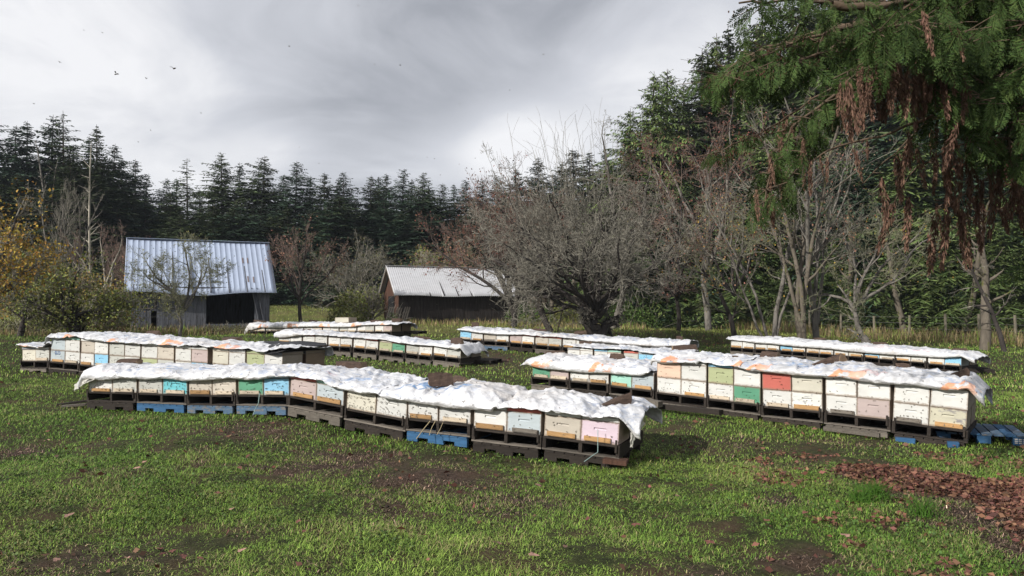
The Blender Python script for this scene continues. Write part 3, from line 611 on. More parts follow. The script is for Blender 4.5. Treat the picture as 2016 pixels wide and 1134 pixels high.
# ================================================================== TARPS
def tarp_material():
    m = bpy.data.materials.new('woven_white_plastic'); m.use_nodes = True; nt = m.node_tree; N = nt.nodes; L = nt.links
    b = N['Principled BSDF']; b.inputs['Roughness'].default_value = .42; b.inputs['Specular IOR Level'].default_value = .45
    vc = N.new('ShaderNodeVertexColor'); vc.layer_name = 'col'; tc = N.new('ShaderNodeTexCoord')
    n = N.new('ShaderNodeTexNoise'); n.inputs['Scale'].default_value = 5; n.inputs['Detail'].default_value = 8; n.inputs['Roughness'].default_value = .7; L.new(tc.outputs['Object'], n.inputs['Vector'])
    r = N.new('ShaderNodeMapRange'); r.inputs[1].default_value = .35; r.inputs[2].default_value = .7; r.inputs[3].default_value = 1.04; r.inputs[4].default_value = .80; L.new(n.outputs[0], r.inputs[0])
    hs = N.new('ShaderNodeHueSaturation'); L.new(vc.outputs[0], hs.inputs['Color']); L.new(r.outputs[0], hs.inputs['Value']); L.new(hs.outputs[0], b.inputs['Base Color'])
    v = N.new('ShaderNodeTexNoise'); v.inputs['Scale'].default_value = 16; v.inputs['Detail'].default_value = 4; v.inputs['Distortion'].default_value = 1.2; L.new(tc.outputs['Object'], v.inputs['Vector'])
    v2 = N.new('ShaderNodeTexVoronoi'); v2.feature = 'DISTANCE_TO_EDGE'; v2.inputs['Scale'].default_value = 9
    nd = N.new('ShaderNodeVectorMath'); nd.operation = 'ADD'; sc = N.new('ShaderNodeVectorMath'); sc.operation = 'SCALE'; sc.inputs['Scale'].default_value = .12
    L.new(v.outputs[1] if len(v.outputs) > 1 else v.outputs[0], sc.inputs[0]); L.new(tc.outputs['Object'], nd.inputs[0]); L.new(sc.outputs[0], nd.inputs[1]); L.new(nd.outputs[0], v2.inputs['Vector'])
    pw = N.new('ShaderNodeMapRange'); pw.inputs[1].default_value = 0; pw.inputs[2].default_value = .12; L.new(v2.outputs['Distance'], pw.inputs[0])
    ad = N.new('ShaderNodeMath'); ad.operation = 'MULTIPLY_ADD'; L.new(pw.outputs[0], ad.inputs[0]); ad.inputs[1].default_value = -.45; L.new(v.outputs[0], ad.inputs[2])
    bp = N.new('ShaderNodeBump'); bp.inputs['Strength'].default_value = .40; bp.inputs['Distance'].default_value = .02; L.new(ad.outputs[0], bp.inputs['Height']); L.new(bp.outputs[0], b.inputs['Normal'])
    return m
TARP = tarp_material()
WHITE = np.array([.76, .76, .775]); ORANGE = np.array([.80, .33, .14]); BLUEP = np.array([.13, .27, .50]); REDP = np.array([.60, .24, .24]); UNDER = np.array([.34, .30, .25])
ROWFN = {}
def rowfn(key):
    r = ROWS[key]; pts = []
    for (A, B) in r['pal']: pts += [A, B]
    P2 = np.array([[p.x, p.y, p.z] for p in pts]); s = np.concatenate([[0], np.cumsum(np.linalg.norm(np.diff(P2[:, :2], axis=0), axis=1))])
    # smooth front line : sample, average
    zl = np.array([q[1] for q in r['zl']]); sm = []
    for q, z, a in r['zl']:
        d = np.linalg.norm(P2[:, :2] - np.array([q.x, q.y]), axis=1); sm.append(np.interp(0, [0], [0]))
    hs_ = []
    for k, (q, z, a) in enumerate(r['zl']):
        i = k // 2; sA = s[2 * i]; sB = s[2 * i + 1]; hs_.append(sA + (sB - sA) * (.25 + .5 * (k % 2)))
    return P2, s, np.array(hs_), np.array([q.z + z for (q, z, a) in r['zl']])
def eval_row(key, S):
    P2, s, hs_, zt = ROWFN[key]
    S = np.asarray(S, float); X = np.interp(S, s, P2[:, 0]); Y = np.interp(S, s, P2[:, 1]); Z = np.interp(S, s, P2[:, 2])
    d0 = (P2[1] - P2[0]); d0 = d0 / np.linalg.norm(d0[:2]); d1 = (P2[-1] - P2[-2]); d1 = d1 / np.linalg.norm(d1[:2])
    lo = S < s[0]; X[lo] += d0[0] * (S[lo] - s[0]); Y[lo] += d0[1] * (S[lo] - s[0])
    hi = S > s[-1]; X[hi] += d1[0] * (S[hi] - s[-1]); Y[hi] += d1[1] * (S[hi] - s[-1])
    return X, Y, Z
def build_tarp(key, label, s_from, s_to, res, prints, seed, over=(.04, .04), droop=(.25, .25), tone=1.0, overlap_z=0.0):
    r = ROWS[key]; P2, s, hs_, zt = ROWFN[key]; ext = r['ends']
    S = np.arange(s_from, s_to, res); ns = len(S)
    X, Y, Z = eval_row(key, S); Xs, Ys, _ = eval_row(key, S + .25); Xa, Ya, _ = eval_row(key, S - .25)
    tx = Xs - Xa; ty = Ys - Ya; ln = np.hypot(tx, ty); tx /= ln; ty /= ln; nx = -ty; ny = tx
    zlid = np.interp(S, hs_, zt)
    if key == 'R2': zlid = np.where(S < s[1] + .02, zt[:2].mean(), np.interp(S, hs_[2:], zt[2:]))
    # smooth the lid line
    k = max(3, int(.22 / res)); zl = np.convolve(np.pad(zlid, k, 'edge'), np.ones(2 * k + 1) / (2 * k + 1), 'same')[k:-k]
    zl = np.maximum(zl, zlid - .01)
    # front edge height from the recorded edge line
    px = 1008 + X / Y * F_PX; ep = np.array(r['edge'], float)
    Yf = Y - .05; ed = np.interp(px, ep[:, 0], ep[:, 1])
    zed = CAM_H - (ed - HZ) / F_PX * Yf * 1.0
    zed = np.array([zat(e, y) for e, y in zip(ed, Yf)])
    inside = (S > s[0]) & (S < s[-1])
    nu = int(1.75 / res); U = np.linspace(0, 1, nu)
    V = np.zeros((nu, ns, 3)); fr = .13; D = DEPTH + .02
    seg = (S - s_from); pil = np.abs(np.sin(np.pi * (seg + .35 * fbm(seg * .6, seg * 0, 2, seed)) / (1.02)))   # quilted swells
    pm = np.interp(px, [160, 300, 560, 680, 760, 800, 900, 960, 1220], [.62, .62, .50, .50, .42, .95, .95, .9, .62]) if key == 'R1' else 1.0
    puffv = (.85 if key == 'R1' else .68) * pm * r['puff'] * (.45 + .55 * pil ** .5) * (.75 + .5 * fbm(seg * .8 + 5, seg * 0 + 3, 3, seed))
    zr = zl + .012
    endf = np.ones(ns)
    for j, u in enumerate(U):
        if u < fr:
            t = u / fr; off = -.045 - .03 * math.sin(t * math.pi) + .0 * t; z = zed + (np.maximum(zr, zed) - zed) * t ** .9
            off = np.full(ns, off) + .02 * (fbm(S * 3, S * 0 + 1, 3, seed + 5) - .5) * 2
        elif u > 1 - fr * .8:
            t = (u - (1 - fr * .8)) / (fr * .8); off = np.full(ns, D + .04 + .02 * math.sin(t * 3)); z = zr - t * .16 * (.6 + .8 * fbm(S * 2, S * 0 + 8, 3, seed + 9))
        else:
            t = (u - fr) / (1 - fr - fr * .8); off = -.045 + (D + .085) * t + 0 * S
            a = max(math.sin(math.pi * t), 0) ** .55 * (1 - .15 * t); z0 = np.maximum(zr, zed) * (1 - min(t * 5, 1)) + zr * min(t * 5, 1); z = z0 + puffv * a
        V[j, :, 0] = X + nx * off; V[j, :, 1] = Y + ny * off; V[j, :, 2] = z
    SS, UU = np.meshgrid(S, U * 1.75)
    # folds and wrinkles
    w1 = fbm(SS * 1.6 + seed, UU * 2.2, 4, seed) - .5
    rid = 1 - np.abs(fbm(SS * 3.2 + fbm(SS, UU, 2, seed + 2) * 3, UU * 2.6, 4, seed + 3, .55) * 2 - 1)   # creases
    rid2 = 1 - np.abs(fbm(SS * 9 + 2 * fbm(SS * 2, UU * 2, 2, seed + 4), UU * 7, 3, seed + 6, .6) * 2 - 1)
    amp = np.clip(np.minimum(UU / .20, 1), .04, 1)
    fold = 1 - np.abs(fbm(SS * 3.4 + UU * 1.6 + 1.2 * w1, UU * 1.0, 3, seed + 14, .55) * 2 - 1)
    sag = -np.clip(1 - np.abs((seg + .35 * fbm(seg * .6, seg * 0, 2, seed)) / 1.02 % 1.0 - 0) / .06, 0, 1)[None] * .035
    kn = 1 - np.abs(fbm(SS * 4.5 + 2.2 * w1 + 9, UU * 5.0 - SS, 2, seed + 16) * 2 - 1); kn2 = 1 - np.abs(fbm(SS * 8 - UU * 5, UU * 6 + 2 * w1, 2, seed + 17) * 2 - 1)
    dz = w1 * .06 + (np.clip(kn, 0, 1) ** 7) * .013 + (np.clip(kn2, 0, 1) ** 8) * .008 + (np.clip(fold, 0, 1) ** 6 - .3) * .036 + (np.clip(1 - np.abs(fbm(SS * 2.2 - UU * 2.4 + w1, UU * 1.3, 3, seed + 15) * 2 - 1), 0, 1) ** 6 - .3) * .030 + (rid2 - .8) * .006 + sag
    V[:, :, 2] += dz * amp
    V[:, :, 0] += nx * (rid2 - .8) * -.03; V[:, :, 1] += ny * (rid2 - .8) * -.03
    # keep the sheet above the lids between front and back
    mid = (UU > .25) & (UU < 1.5) & (SS > s[0]) & (SS < s[-1]); V[:, :, 2] = np.where(mid, np.maximum(V[:, :, 2], zr[None] + .006), V[:, :, 2])
    # droop over the ends
    for end, lim, dr in ((0, s[0] - .03, droop[0]), (1, s[-1] + .03, droop[1])):
        e = np.clip((lim - S) if end == 0 else (S - lim), 0, None)
        V[:, :, 2] -= (e[None] * (dr * 4) * (.6 + .8 * fbm(UU * 1.5 + 3, SS, 2, seed + 11)))
        V[:, :, 2] = np.maximum(V[:, :, 2], Z[None] - .02)
        pinch = np.clip(e / .3, 0, 1)[None] * .16
        cx = (UU / 1.75 - .5); V[:, :, 0] -= nx * pinch * cx * DEPTH; V[:, :, 1] -= ny * pinch * cx * DEPTH
    col = np.ones((nu, ns, 3)) * WHITE * tone
    wear = fbm(SS * 6, UU * 6, 4, seed + 20, .65)
    col *= (1.0 - .22 * np.clip((wear - .55) * 4, 0, 1))[..., None]
    dirt = np.clip((.07 - UU) / .07, 0, 1)[..., None] * .35; col = col * (1 - dirt) + np.array([.55, .47, .36]) * dirt
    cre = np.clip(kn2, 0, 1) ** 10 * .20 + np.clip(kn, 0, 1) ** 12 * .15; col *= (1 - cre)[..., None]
    band = np.clip((fbm(SS * .9, UU * 1.6, 2, seed + 71) - .42) * 5, 0, 1); scr = np.clip((fbm(SS * 15 + UU * 6, UU * 22 - SS * 4, 3, seed + 72, .6) - .585) * 14, 0, 1) * band * (UU > .12) * .55; col = col * (1 - scr[..., None]) + np.array([.25, .33, .50]) * scr[..., None]
    stn = np.clip((fbm(SS * 1.3, UU * 2, 4, seed + 60) - .60) * 5, 0, 1)[..., None] * .30; col = col * (1 - stn) + np.array([.52, .42, .30]) * stn
    for pr in prints:
        kind = pr[0]
        if kind == 'orange':
            _, p0, u0, wd, hg = pr; s0 = np.interp(p0, px, S) if px[0] < px[-1] else p0
            a = SS - s0 - (UU - u0) * .3; bb = UU - u0
            m = (a > 0) & (a < wd) & (bb > 0) & (bb < hg)
            n = fbm(SS * 9, UU * 9, 3, seed + 31); hole = (n > .50) & (a > wd * .28)
            f = (m & ~hole)[..., None] * np.clip(1.1 - a / wd * .5, .3, 1)[..., None]; col = col * (1 - f * .85) + ORANGE * f * .85
        else:
            _, text, p0, u0, h, colr, th, flip, slant, alpha = pr; u0 = u0 * .55 + .02; th = th * 1.15; s0 = np.interp(p0, px, S)
            st = strokes(text, h, slant=slant)
            a = SS - s0; bb = (UU - u0)
            if flip: bb = h - bb
            near = (a > -.1) & (a < h * .98 * len(text) + .3) & (bb > -.1) & (bb < h + .1); m = np.zeros_like(SS) + 9
            aa = a[near]; b2 = bb[near]; dm = np.full(aa.shape, 9.)
            for (x0, y0, x1, y1) in st:
                dx, dy = x1 - x0, y1 - y0; q = dx * dx + dy * dy + 1e-9; t = np.clip(((aa - x0) * dx + (b2 - y0) * dy) / q, 0, 1)
                dm = np.minimum(dm, np.hypot(aa - x0 - t * dx, b2 - y0 - t * dy))
            m[near] = dm; f = np.clip((th - m) / (res * .8) + .5, 0, 1) * alpha * (fbm(SS * 14, UU * 14, 2, seed + 40) > .32)
            col = col * (1 - f[..., None]) + colr * f[..., None]
    Vv = V.reshape(-1, 3); i, j = np.meshgrid(np.arange(nu - 1), np.arange(ns - 1), indexing='ij')
    Fc = np.stack([i * ns + j, i * ns + j + 1, (i + 1) * ns + j + 1, (i + 1) * ns + j], -1).reshape(-1, 4)
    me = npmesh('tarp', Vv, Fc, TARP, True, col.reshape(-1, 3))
    o = link('tarp', me); tag(o, label, 'tarp', 'white woven plastic covers over the hives')
    sol = o.modifiers.new('thickness', 'SOLIDIFY'); sol.thickness = .003; sol.offset = -1
    TOP.setdefault(key, []).append((S, V, px)); return o
TOP = {}
for k in ROWS: ROWFN[k] = rowfn(k)
def sof(key, px):
    P2, s, _, _ = ROWFN[key]; pp = 1008 + P2[:, 0] / P2[:, 1] * F_PX; return float(np.interp(px, pp, s))
def send(key): return ROWFN[key][1][-1]
B1 = BLUEP
build_tarp('R1', 'white woven tarp with faint blue lettering over the left half of nearest row', -.14, sof('R1', 757), .022,
           [('t', 'TOMMUI', 285, .80, .22, B1, .012, False, .5, .8), ('t', 'YES', 655, .9, .13, B1 * 1.2, .02, False, .2, .5), ('t', 'MEL', 625, .8, .06, REDP, .008, False, .3, .5), ('t', 'RED', 205, .35, .1, REDP, .006, False, .3, .2)], 3, droop=(.30, .05))
build_tarp('R1', 'white woven tarp with big blue lettering and a frayed hanging right end, nearest row', sof('R1', 748), send('R1') + .24, .020,
           [('t', 'VBAR', 780, .60, .26, B1, .017, True, -.2, .95), ('t', '1010', 800, 1.10, .10, B1, .010, True, -.2, .8)], 9, droop=(.0, .11))
build_tarp('R2', 'small white and orange tarp over the low single pair left of tall row', -.12, sof('R2', 96), .03, [('orange', 44, .02, .8, .14)], 12, droop=(.1, 0))
build_tarp('R2', 'long white tarp with orange print patches over the tall left row', sof('R2', 95.5), send('R2') + .14, .026,
           [('orange', 128, .02, .42, .25), ('orange', 214, .04, .45, .28), ('orange', 318, .05, .50, .34), ('orange', 426, .05, .50, .36), ('t', 'TUIMO', 170, .8, .2, B1, .012, False, .3, .35), ('t', 'MUITE', 380, .9, .2, B1, .012, False, .3, .35), ('t', 'MEL', 460, .45, .07, REDP, .01, False, .3, .4)], 15, droop=(.0, .0))
build_tarp('R3', 'white tarp with faint blue print over the row behind tall left row', -.12, send('R3') + .26, .035,
           [('t', 'TOMIUE', 640, .6, .25, B1, .013, True, .3, .3), ('t', 'UIMTOM', 770, .6, .25, B1, .013, True, .3, .3), ('t', 'MEL', 880, .6, .10, REDP, .01, True, .3, .3)], 21, droop=(.05, .3))
build_tarp('R4', 'white tarp with small orange patches over the farthest row before the barn', -.35, send('R4') + .3, .04,
           [('orange', 510, .03, .6, .2), ('orange', 568, .03, .6, .2), ('orange', 630, .03, .6, .22), ('orange', 693, .03, .5, .2), ('orange', 750, .03, .3, .2)], 25, droop=(.2, .05))
build_tarp('R5', 'white tarp with small blue lettering over the row below the apple tree', -.06, send('R5') + .28, .035,
           [('t', 'MOBEL IN TEAM', 980, .75, .13, B1, .014, False, .2, .75), ('t', 'NORTE MALLU', 1075, .75, .13, B1, .014, False, .2, .75), ('t', 'TIMOR', 1190, .7, .2, B1, .014, False, .2, .5), ('t', 'TIMOR', 1270, .7, .2, B1, .014, False, .2, .5)], 28, droop=(.2, 0))
build_tarp('R6', 'white tarp over the short middle row with coloured lids', -.08, send('R6') + .12, .03,
           [('t', 'TOMINU', 1180, .55, .25, B1, .014, True, .5, .4), ('t', 'TOM', 1270, .6, .25, B1, .014, True, .5, .35)], 31, droop=(.1, .1))
build_tarp('R7', 'white tarp with orange patches over the low row joined to tall right row', -.26, send('R7') - .02, .025,
           [('orange', 1050, .02, .42, .22), ('orange', 1162, .03, .46, .28), ('t', 'IMUT', 1110, .9, .2, B1, .01, False, .4, .3)], 35, droop=(.12, 0))
build_tarp('R8', 'white tarp with orange patches over the left half of the tall right row', -.05, sof('R8', 1462), .022,
           [('orange', 1302, .05, .48, .32), ('t', 'TOMBU', 1360, .8, .28, B1, .013, False, .5, .4), ('orange', 1440, .02, .35, .32)], 41, droop=(.6, .1))
build_tarp('R8', 'greyish crumpled tarp with orange patches over right half of the tall right row', sof('R8', 1452), send('R8') + .2, .021,
           [('orange', 1470, .02, .3, .3), ('orange', 1630, .03, .42, .30), ('orange', 1848, .02, .36, .26), ('t', 'REED', 1695, .50, .08, REDP, .010, False, .3, .5), ('t', 'TUN', 1560, 1.0, .22, B1, .02, False, .4, .5), ('t', 'VI', 1530, .75, .2, B1, .02, False, .4, .6)], 44, droop=(.0, .3), tone=.86)
build_tarp('R9', 'white tarp with a faint red print over the far right row', -.12, send('R9') + .34, .035,
           [('t', 'RETMA', 1695, .5, .16, REDP, .012, False, .3, .35), ('t', 'BEAM', 1795, .4, .12, REDP, .012, False, .3, .5), ('t', 'TUI', 1640, .7, .2, B1, .012, False, .3, .3)], 48, droop=(.02, .1))
# hanging end pieces
def sheet(name, pts, w, mm, label, cat_, group, seed, thick=.004, cr=.03):
    """crumpled strip along a 3D polyline (list of left/right edge points)"""
    Lp = np.array([p[0] for p in pts], float); Rp = np.array([p[1] for p in pts], float); n = 26; m = 18
    t = np.linspace(0, 1, n); k = np.linspace(0, 1, len(pts))
    Lc = np.stack([np.interp(t, k, Lp[:, i]) for i in range(3)], 1); Rc = np.stack([np.interp(t, k, Rp[:, i]) for i in range(3)], 1)
    q = np.linspace(0, 1, m); V = Lc[:, None] * (1 - q)[None, :, None] + Rc[:, None] * q[None, :, None]
    T, Q = np.meshgrid(t, q, indexing='ij')
    for i in range(3): V[:, :, i] += (fbm(T * 5 + i * 7, Q * 4, 4, seed + i) - .5) * cr * 2
    i, j = np.meshgrid(np.arange(n - 1), np.arange(m - 1), indexing='ij'); Fc = np.stack([i * m + j, i * m + j + 1, (i + 1) * m + j + 1, (i + 1) * m + j], -1).reshape(-1, 4)
    col = np.ones((n * m, 3)) * (np.array([.55, .53, .47]) if mm is TARP else 1) * (.75 + .5 * fbm(T * 6, Q * 6, 3, seed).reshape(-1, 1))
    o = link(name, npmesh(name, V.reshape(-1, 3), Fc, mm, True, col)); tag(o, label, cat_, group)
    s = o.modifiers.new('thickness', 'SOLIDIFY'); s.thickness = thick; return o
def A3(px, py, d): return tuple(at(px, py, d))
sheet('plastic_scrap', [(A3(1236, 812, 8.55), A3(1266, 815, 9.0)), (A3(1240, 842, 8.5), A3(1270, 832, 9.0)), (A3(1242, 858, 8.5), A3(1262, 850, 8.9))], 0, TARP, 'frayed grey plastic flap hanging off the right end of the nearest row', 'plastic sheet', None, 4, cr=.035)
sheet('plastic_scrap', [(A3(1243, 850, 8.5), A3(1250, 850, 8.52)), (A3(1240, 868, 8.48), A3(1249, 866, 8.5)), (A3(1241, 880, 8.5), A3(1245, 881, 8.5))], 0, TARP, 'thin twisted pale shred dangling below the flap of the nearest row', 'plastic shred', None, 8, cr=.012)
sheet('plastic_scrap', [(A3(186, 746, 11.95), A3(170, 742, 13.0)), (A3(168, 752, 12.0), A3(155, 750, 13.0)), (A3(150, 768, 12.1), A3(146, 766, 12.9))], 0, TARP, 'brownish tarp corner drooping from the left end of the nearest row', 'plastic sheet', None, 14, cr=.04)
sheet('black_sheet', [(A3(534, 697, 13.38), A3(470, 690, 14.7)), (A3(560, 690, 13.3), A3(520, 674, 14.5)), (A3(600, 683, 13.9), A3(590, 672, 14.6)), (A3(645, 681, 14.4), A3(640, 676, 14.9))], 0, M['black'], 'black plastic sheet lying over the right end of the tall left row', 'plastic sheet', None, 18, cr=.03)
# ---------------------------------------------------------------- weights lying on the tarps
def top_z(key, x, y):
    best = None
    for (S, V, px) in TOP[key]:
        q = V.reshape(-1, 3); d = (q[:, 0] - x) ** 2 + (q[:, 1] - y) ** 2; k = np.argsort(d)[:12]
        if best is None or d[k[0]] < best[0]: best = (d[k[0]], q[k, 2].max())
    return best[1]
def log_mesh(L, w, h, kind, seed):
    rr = random.Random(seed); sec = []
    if kind == 'wedge': sec = [(-.5, 0), (-.42, .25), (-.05, 1.0), (.12, .95), (.5, .15), (.45, 0)]
    elif kind == 'plank': sec = [(-.5, 0), (-.5, .9), (-.45, 1), (.45, 1), (.5, .92), (.5, 0)]
    else: sec = [(-.35, 0), (-.5, .3), (-.45, .7), (-.15, 1), (.2, .98), (.46, .65), (.5, .3), (.35, 0)]
    if kind == 'taper': sec = [(-.5, 0), (-.46, .6), (-.3, 1.0), (.2, .9), (.5, .4), (.45, 0)]
    n = 9; m = len(sec); b = MB(); V = []; jo = [(rr.uniform(-1, 1) * w * .06, rr.uniform(-1, 1) * h * .07) for _ in sec]
    for i in range(n):
        t = i / (n - 1); tap = 1 - .12 * abs(t - .4); ht_ = (.12 + .95 * t) if kind == 'taper' else 1.0
        for (a, c) in sec: V.append(((t - .5) * L + rr.uniform(-.01, .01) * (1 if 0 < i < n - 1 else 2), a * w * tap + jo[sec.index((a, c))][0] + rr.uniform(-1, 1) * w * .015, max(0, c * h * tap * ht_ + jo[sec.index((a, c))][1] + rr.uniform(-1, 1) * h * .02)))
    f = [(i * m + j, i * m + (j + 1) % m, (i + 1) * m + (j + 1) % m, (i + 1) * m + j) for i in range(n - 1) for j in range(m)]
    b.poly(V, f); b.poly([V[j] for j in range(m)], [tuple(range(m))]); b.poly([V[(n - 1) * m + j] for j in range(m)], [tuple(reversed(range(m)))])
    me = b.mesh('firewood', [M['log'], M['log_end']])
    me.polygons[len(f)].material_index = 1; me.polygons[len(f) + 1].material_index = 1
    return me
LOGS = [  # key, px, py(bottom), across depth (m behind front), length, width, height, kind, yaw rel, label
 ('R1', 692, 726, .85, .46, .18, .10, 'plank', .1, 'long dark weathered plank on the left tarp of the nearest row', 'plank'),
 ('R1', 868, 772, .22, .30, .20, .17, 'wedge', .65, 'dark split log nearest the camera on the middle of the nearest row', 'log'),
 ('R1', 906, 756, .78, .28, .18, .13, 'wedge', -.5, 'reddish brown split log just behind the darker one, nearest row', 'log'),
 ('R1', 1214, 800, .38, .32, .17, .15, 'taper', .55, 'brown wedge of firewood on the right end of the nearest row', 'log'),
 ('R1', 258, 716, .90, .42, .16, .09, 'round', 0, 'rounded weathered log at the far left of the nearest row', 'log'),
 ('R2', 155, 650, .80, .22, .18, .11, 'wedge', .2, 'small brown rock-like chunk on the left of the tall left row', 'log'),
 ('R2', 176, 650, .95, .34, .16, .05, 'plank', 0, 'pale flat board beside the brown chunk, tall left row', 'plank'),
 ('R2', 303, 656, .95, .34, .16, .12, 'wedge', .1, 'grey brown split log in the middle of the tall left row', 'log'),
 ('R2', 458, 662, 1.0, .40, .2, .1, 'round', -.1, 'ragged bark-covered log near the right of the tall left row', 'log'),
 ('R2', 572, 688, .9, .40, .14, .03, 'plank', .2, 'flat brown board under the tarp end of the tall left row', 'plank'),
 ('R3', 610, 650, .6, .42, .14, .04, 'plank', -.1, 'thin dark board at the left of the row behind the tall left row', 'plank'),
 ('R3', 830, 663, .8, .50, .16, .07, 'round', -.05, 'long low dark log in the middle of the low row behind', 'log'),
 ('R3', 900, 672, .35, .34, .2, .19, 'wedge', 0, 'brown triangular log at the right end of the low row behind', 'log'),
 ('R4', 512, 637, .5, .55, .2, .09, 'plank', 0, 'dark board at the left end of the farthest row', 'plank'),
 ('R4', 617, 631, .6, .36, .2, .08, 'plank', 0, 'dark block left of the cream crate on the farthest row', 'plank'),
 ('R4', 741, 633, .6, .42, .2, .12, 'plank', 0, 'dark block right of the cream crate on the farthest row', 'plank'),
 ('R4', 782, 633, .5, .36, .2, .13, 'plank', .2, 'dark block at the right end of the farthest row', 'plank'),
 ('R5', 936, 643, .6, .24, .2, .17, 'wedge', .3, 'squat brown lump of wood left on the row below the apple tree', 'log'),
 ('R5', 1062, 650, .7, .46, .18, .08, 'plank', .05, 'flat brown board in the middle of the row below the apple tree', 'plank'),
 ('R5', 1143, 656, .85, .34, .2, .12, 'round', 0, 'mossy brown log below the apple tree on the row below the apple tree', 'log'),
 ('R5', 1338, 672, .6, .16, .16, .13, 'plank', 0, 'small upright wood block at the right end of the row below the apple tree', 'block'),
 ('R6', 1154, 672, .85, .38, .12, .07, 'plank', 0, 'grey squared board on the short middle row', 'plank'),
 ('R6', 1348, 690, .75, .62, .22, .17, 'wedge', .5, 'large split log with a pale cut end, short middle row', 'log'),
 ('R7', 1094, 703, .85, .46, .16, .08, 'wedge', -.05, 'long dark knotty log at the left of the low right row', 'log'),
 ('R7', 1215, 715, .55, .26, .16, .12, 'wedge', .1, 'brown split log in the middle of the low right row', 'log'),
 ('R8', 1446, 710, .35, .16, .08, .03, 'plank', -.9, 'small tan stick of wood in the tarp fold, tall right row', 'stick'),
 ('R8', 1514, 699, .90, .26, .17, .11, 'round', .1, 'dark rounded log behind the fold on the tall right row', 'log'),
 ('R8', 1620, 722, .50, .28, .15, .13, 'taper', .5, 'dark pointed log beside clear plastic on the tall right row', 'log'),
 ('R8', 1648, 711, .95, .26, .15, .16, 'taper', -.6, 'dark peaked log behind the pointed one on the tall right row', 'log'),
 ('R8', 1777, 726, 1.0, .16, .13, .10, 'wedge', .2, 'small dark log at the back of the tall right row', 'log'),
 ('R8', 1878, 749, .50, .27, .17, .14, 'taper', .4, 'brown mossy log near the right end of the tall right row', 'log'),
 ('R9', 1553, 668, .9, .45, .2, .06, 'plank', 0, 'flat pinkish board at the left of the far right row', 'plank'),
 ('R9', 1613, 672, .6, .34, .16, .06, 'plank', .35, 'tilted red brown board on the far right row', 'plank'),
 ('R9', 1731, 684, .9, .36, .2, .10, 'round', 0, 'dark log on the middle of the far right row', 'log'),
 ('R9', 1888, 690, .6, .34, .2, .08, 'round', 0, 'dark log near the right end of the far right row', 'log')]
for k, (key, px, py, off, L, w, h, kind, yaw, label, catg) in enumerate(LOGS):
    P2, s, _, _ = ROWFN[key]
    # find the point along the row whose back-offset position shows at px
    best = None
    for sv_ in np.arange(-.3, s[-1] + .3, .03):
        X, Y, Z = eval_row(key, [sv_]); X2, Y2, _ = eval_row(key, [sv_ + .1]); t = Vector((X2[0] - X[0], Y2[0] - Y[0], 0)).normalized()
        p = Vector((X[0] - t.y * off, Y[0] + t.x * off, 0)); e = abs(1008 + p.x / p.y * F_PX - px)
        if best is None or e < best[0]: best = (e, p, math.atan2(t.y, t.x))
    _, p, a = best; me = log_mesh(L, w, h, kind, 50 + k); z = top_z(key, p.x, p.y)
    o = link({'log': 'split_log', 'plank': 'wood_plank', 'block': 'wood_block', 'stick': 'wood_stick'}[catg], me); o.location = (p.x, p.y, z - .02); o.rotation_euler = (random.Random(k).uniform(-.08, .08), random.Random(k + 9).uniform(-.08, .08), a + yaw)
    tag(o, label, catg, 'wood pieces weighing down the tarps')
# cream crate on the farthest row
p = at(681, 637, 30.4 + .3); zc = top_z('R4', p.x, p.y)
t = empty('hive_box', (p.x, p.y, zc - .03), -.45); tag(t, 'empty cream box standing on top of the farthest row', 'box')
b = MB(); w, l, h = .34, .26, .19
for (x0, x1, y0, y1) in ((-w, w, -l, -l + .02), (-w, w, l - .02, l), (-w, -w + .02, -l + .021, l - .021), (w - .02, w, -l + .021, l - .021)): b.box(x0, x1, y0, y1, 0, h)
b.obj('walls', M['cream'], t); b = MB(); b.box(-w + .002, w - .002, -l + .002, l - .002, h, h + .012); b.obj('lid', M['cream'], t)
# ---------------------------------------------------------------- odd timber round the rows
def timber(name, A, B, w, h, mm, label, catg='plank', group=None):
    b = MB(); A = Vector(A); B = Vector(B); b.bar((0, 0, 0), B - A, w, h); o = b.obj(name, mm); o.location = A; tag(o, label, catg, group); return o
timber('timber_board', at(113, 797, 12.35), at(172, 789, 12.5), .12, .03, M['wood_dark'], 'dark loose board sticking out left of the nearest row')
timber('timber_board', at(122, 800, 12.1), at(170, 796, 12.2), .10, .03, M['wood_grey'], 'grey loose board lying below the dark one left of nearest row')
timber('timber_beam', at(1255, 788, 11.9), at(1300, 796, 11.6), .12, .09, M['wood_grey'], 'brown squared beam end between the two front rows')
timber('timber_beam', at(1300, 800, 11.8), at(1420, 812, 10.9), .10, .07, M['wood_dark'], 'long dark beam on the grass in front of the tall right row')
timber('timber_beam', at(1622, 843, 10.05), at(1732, 857, 9.6), .06, .05, M['wood_grey'], 'grey weathered plank on edge below the tall right row')
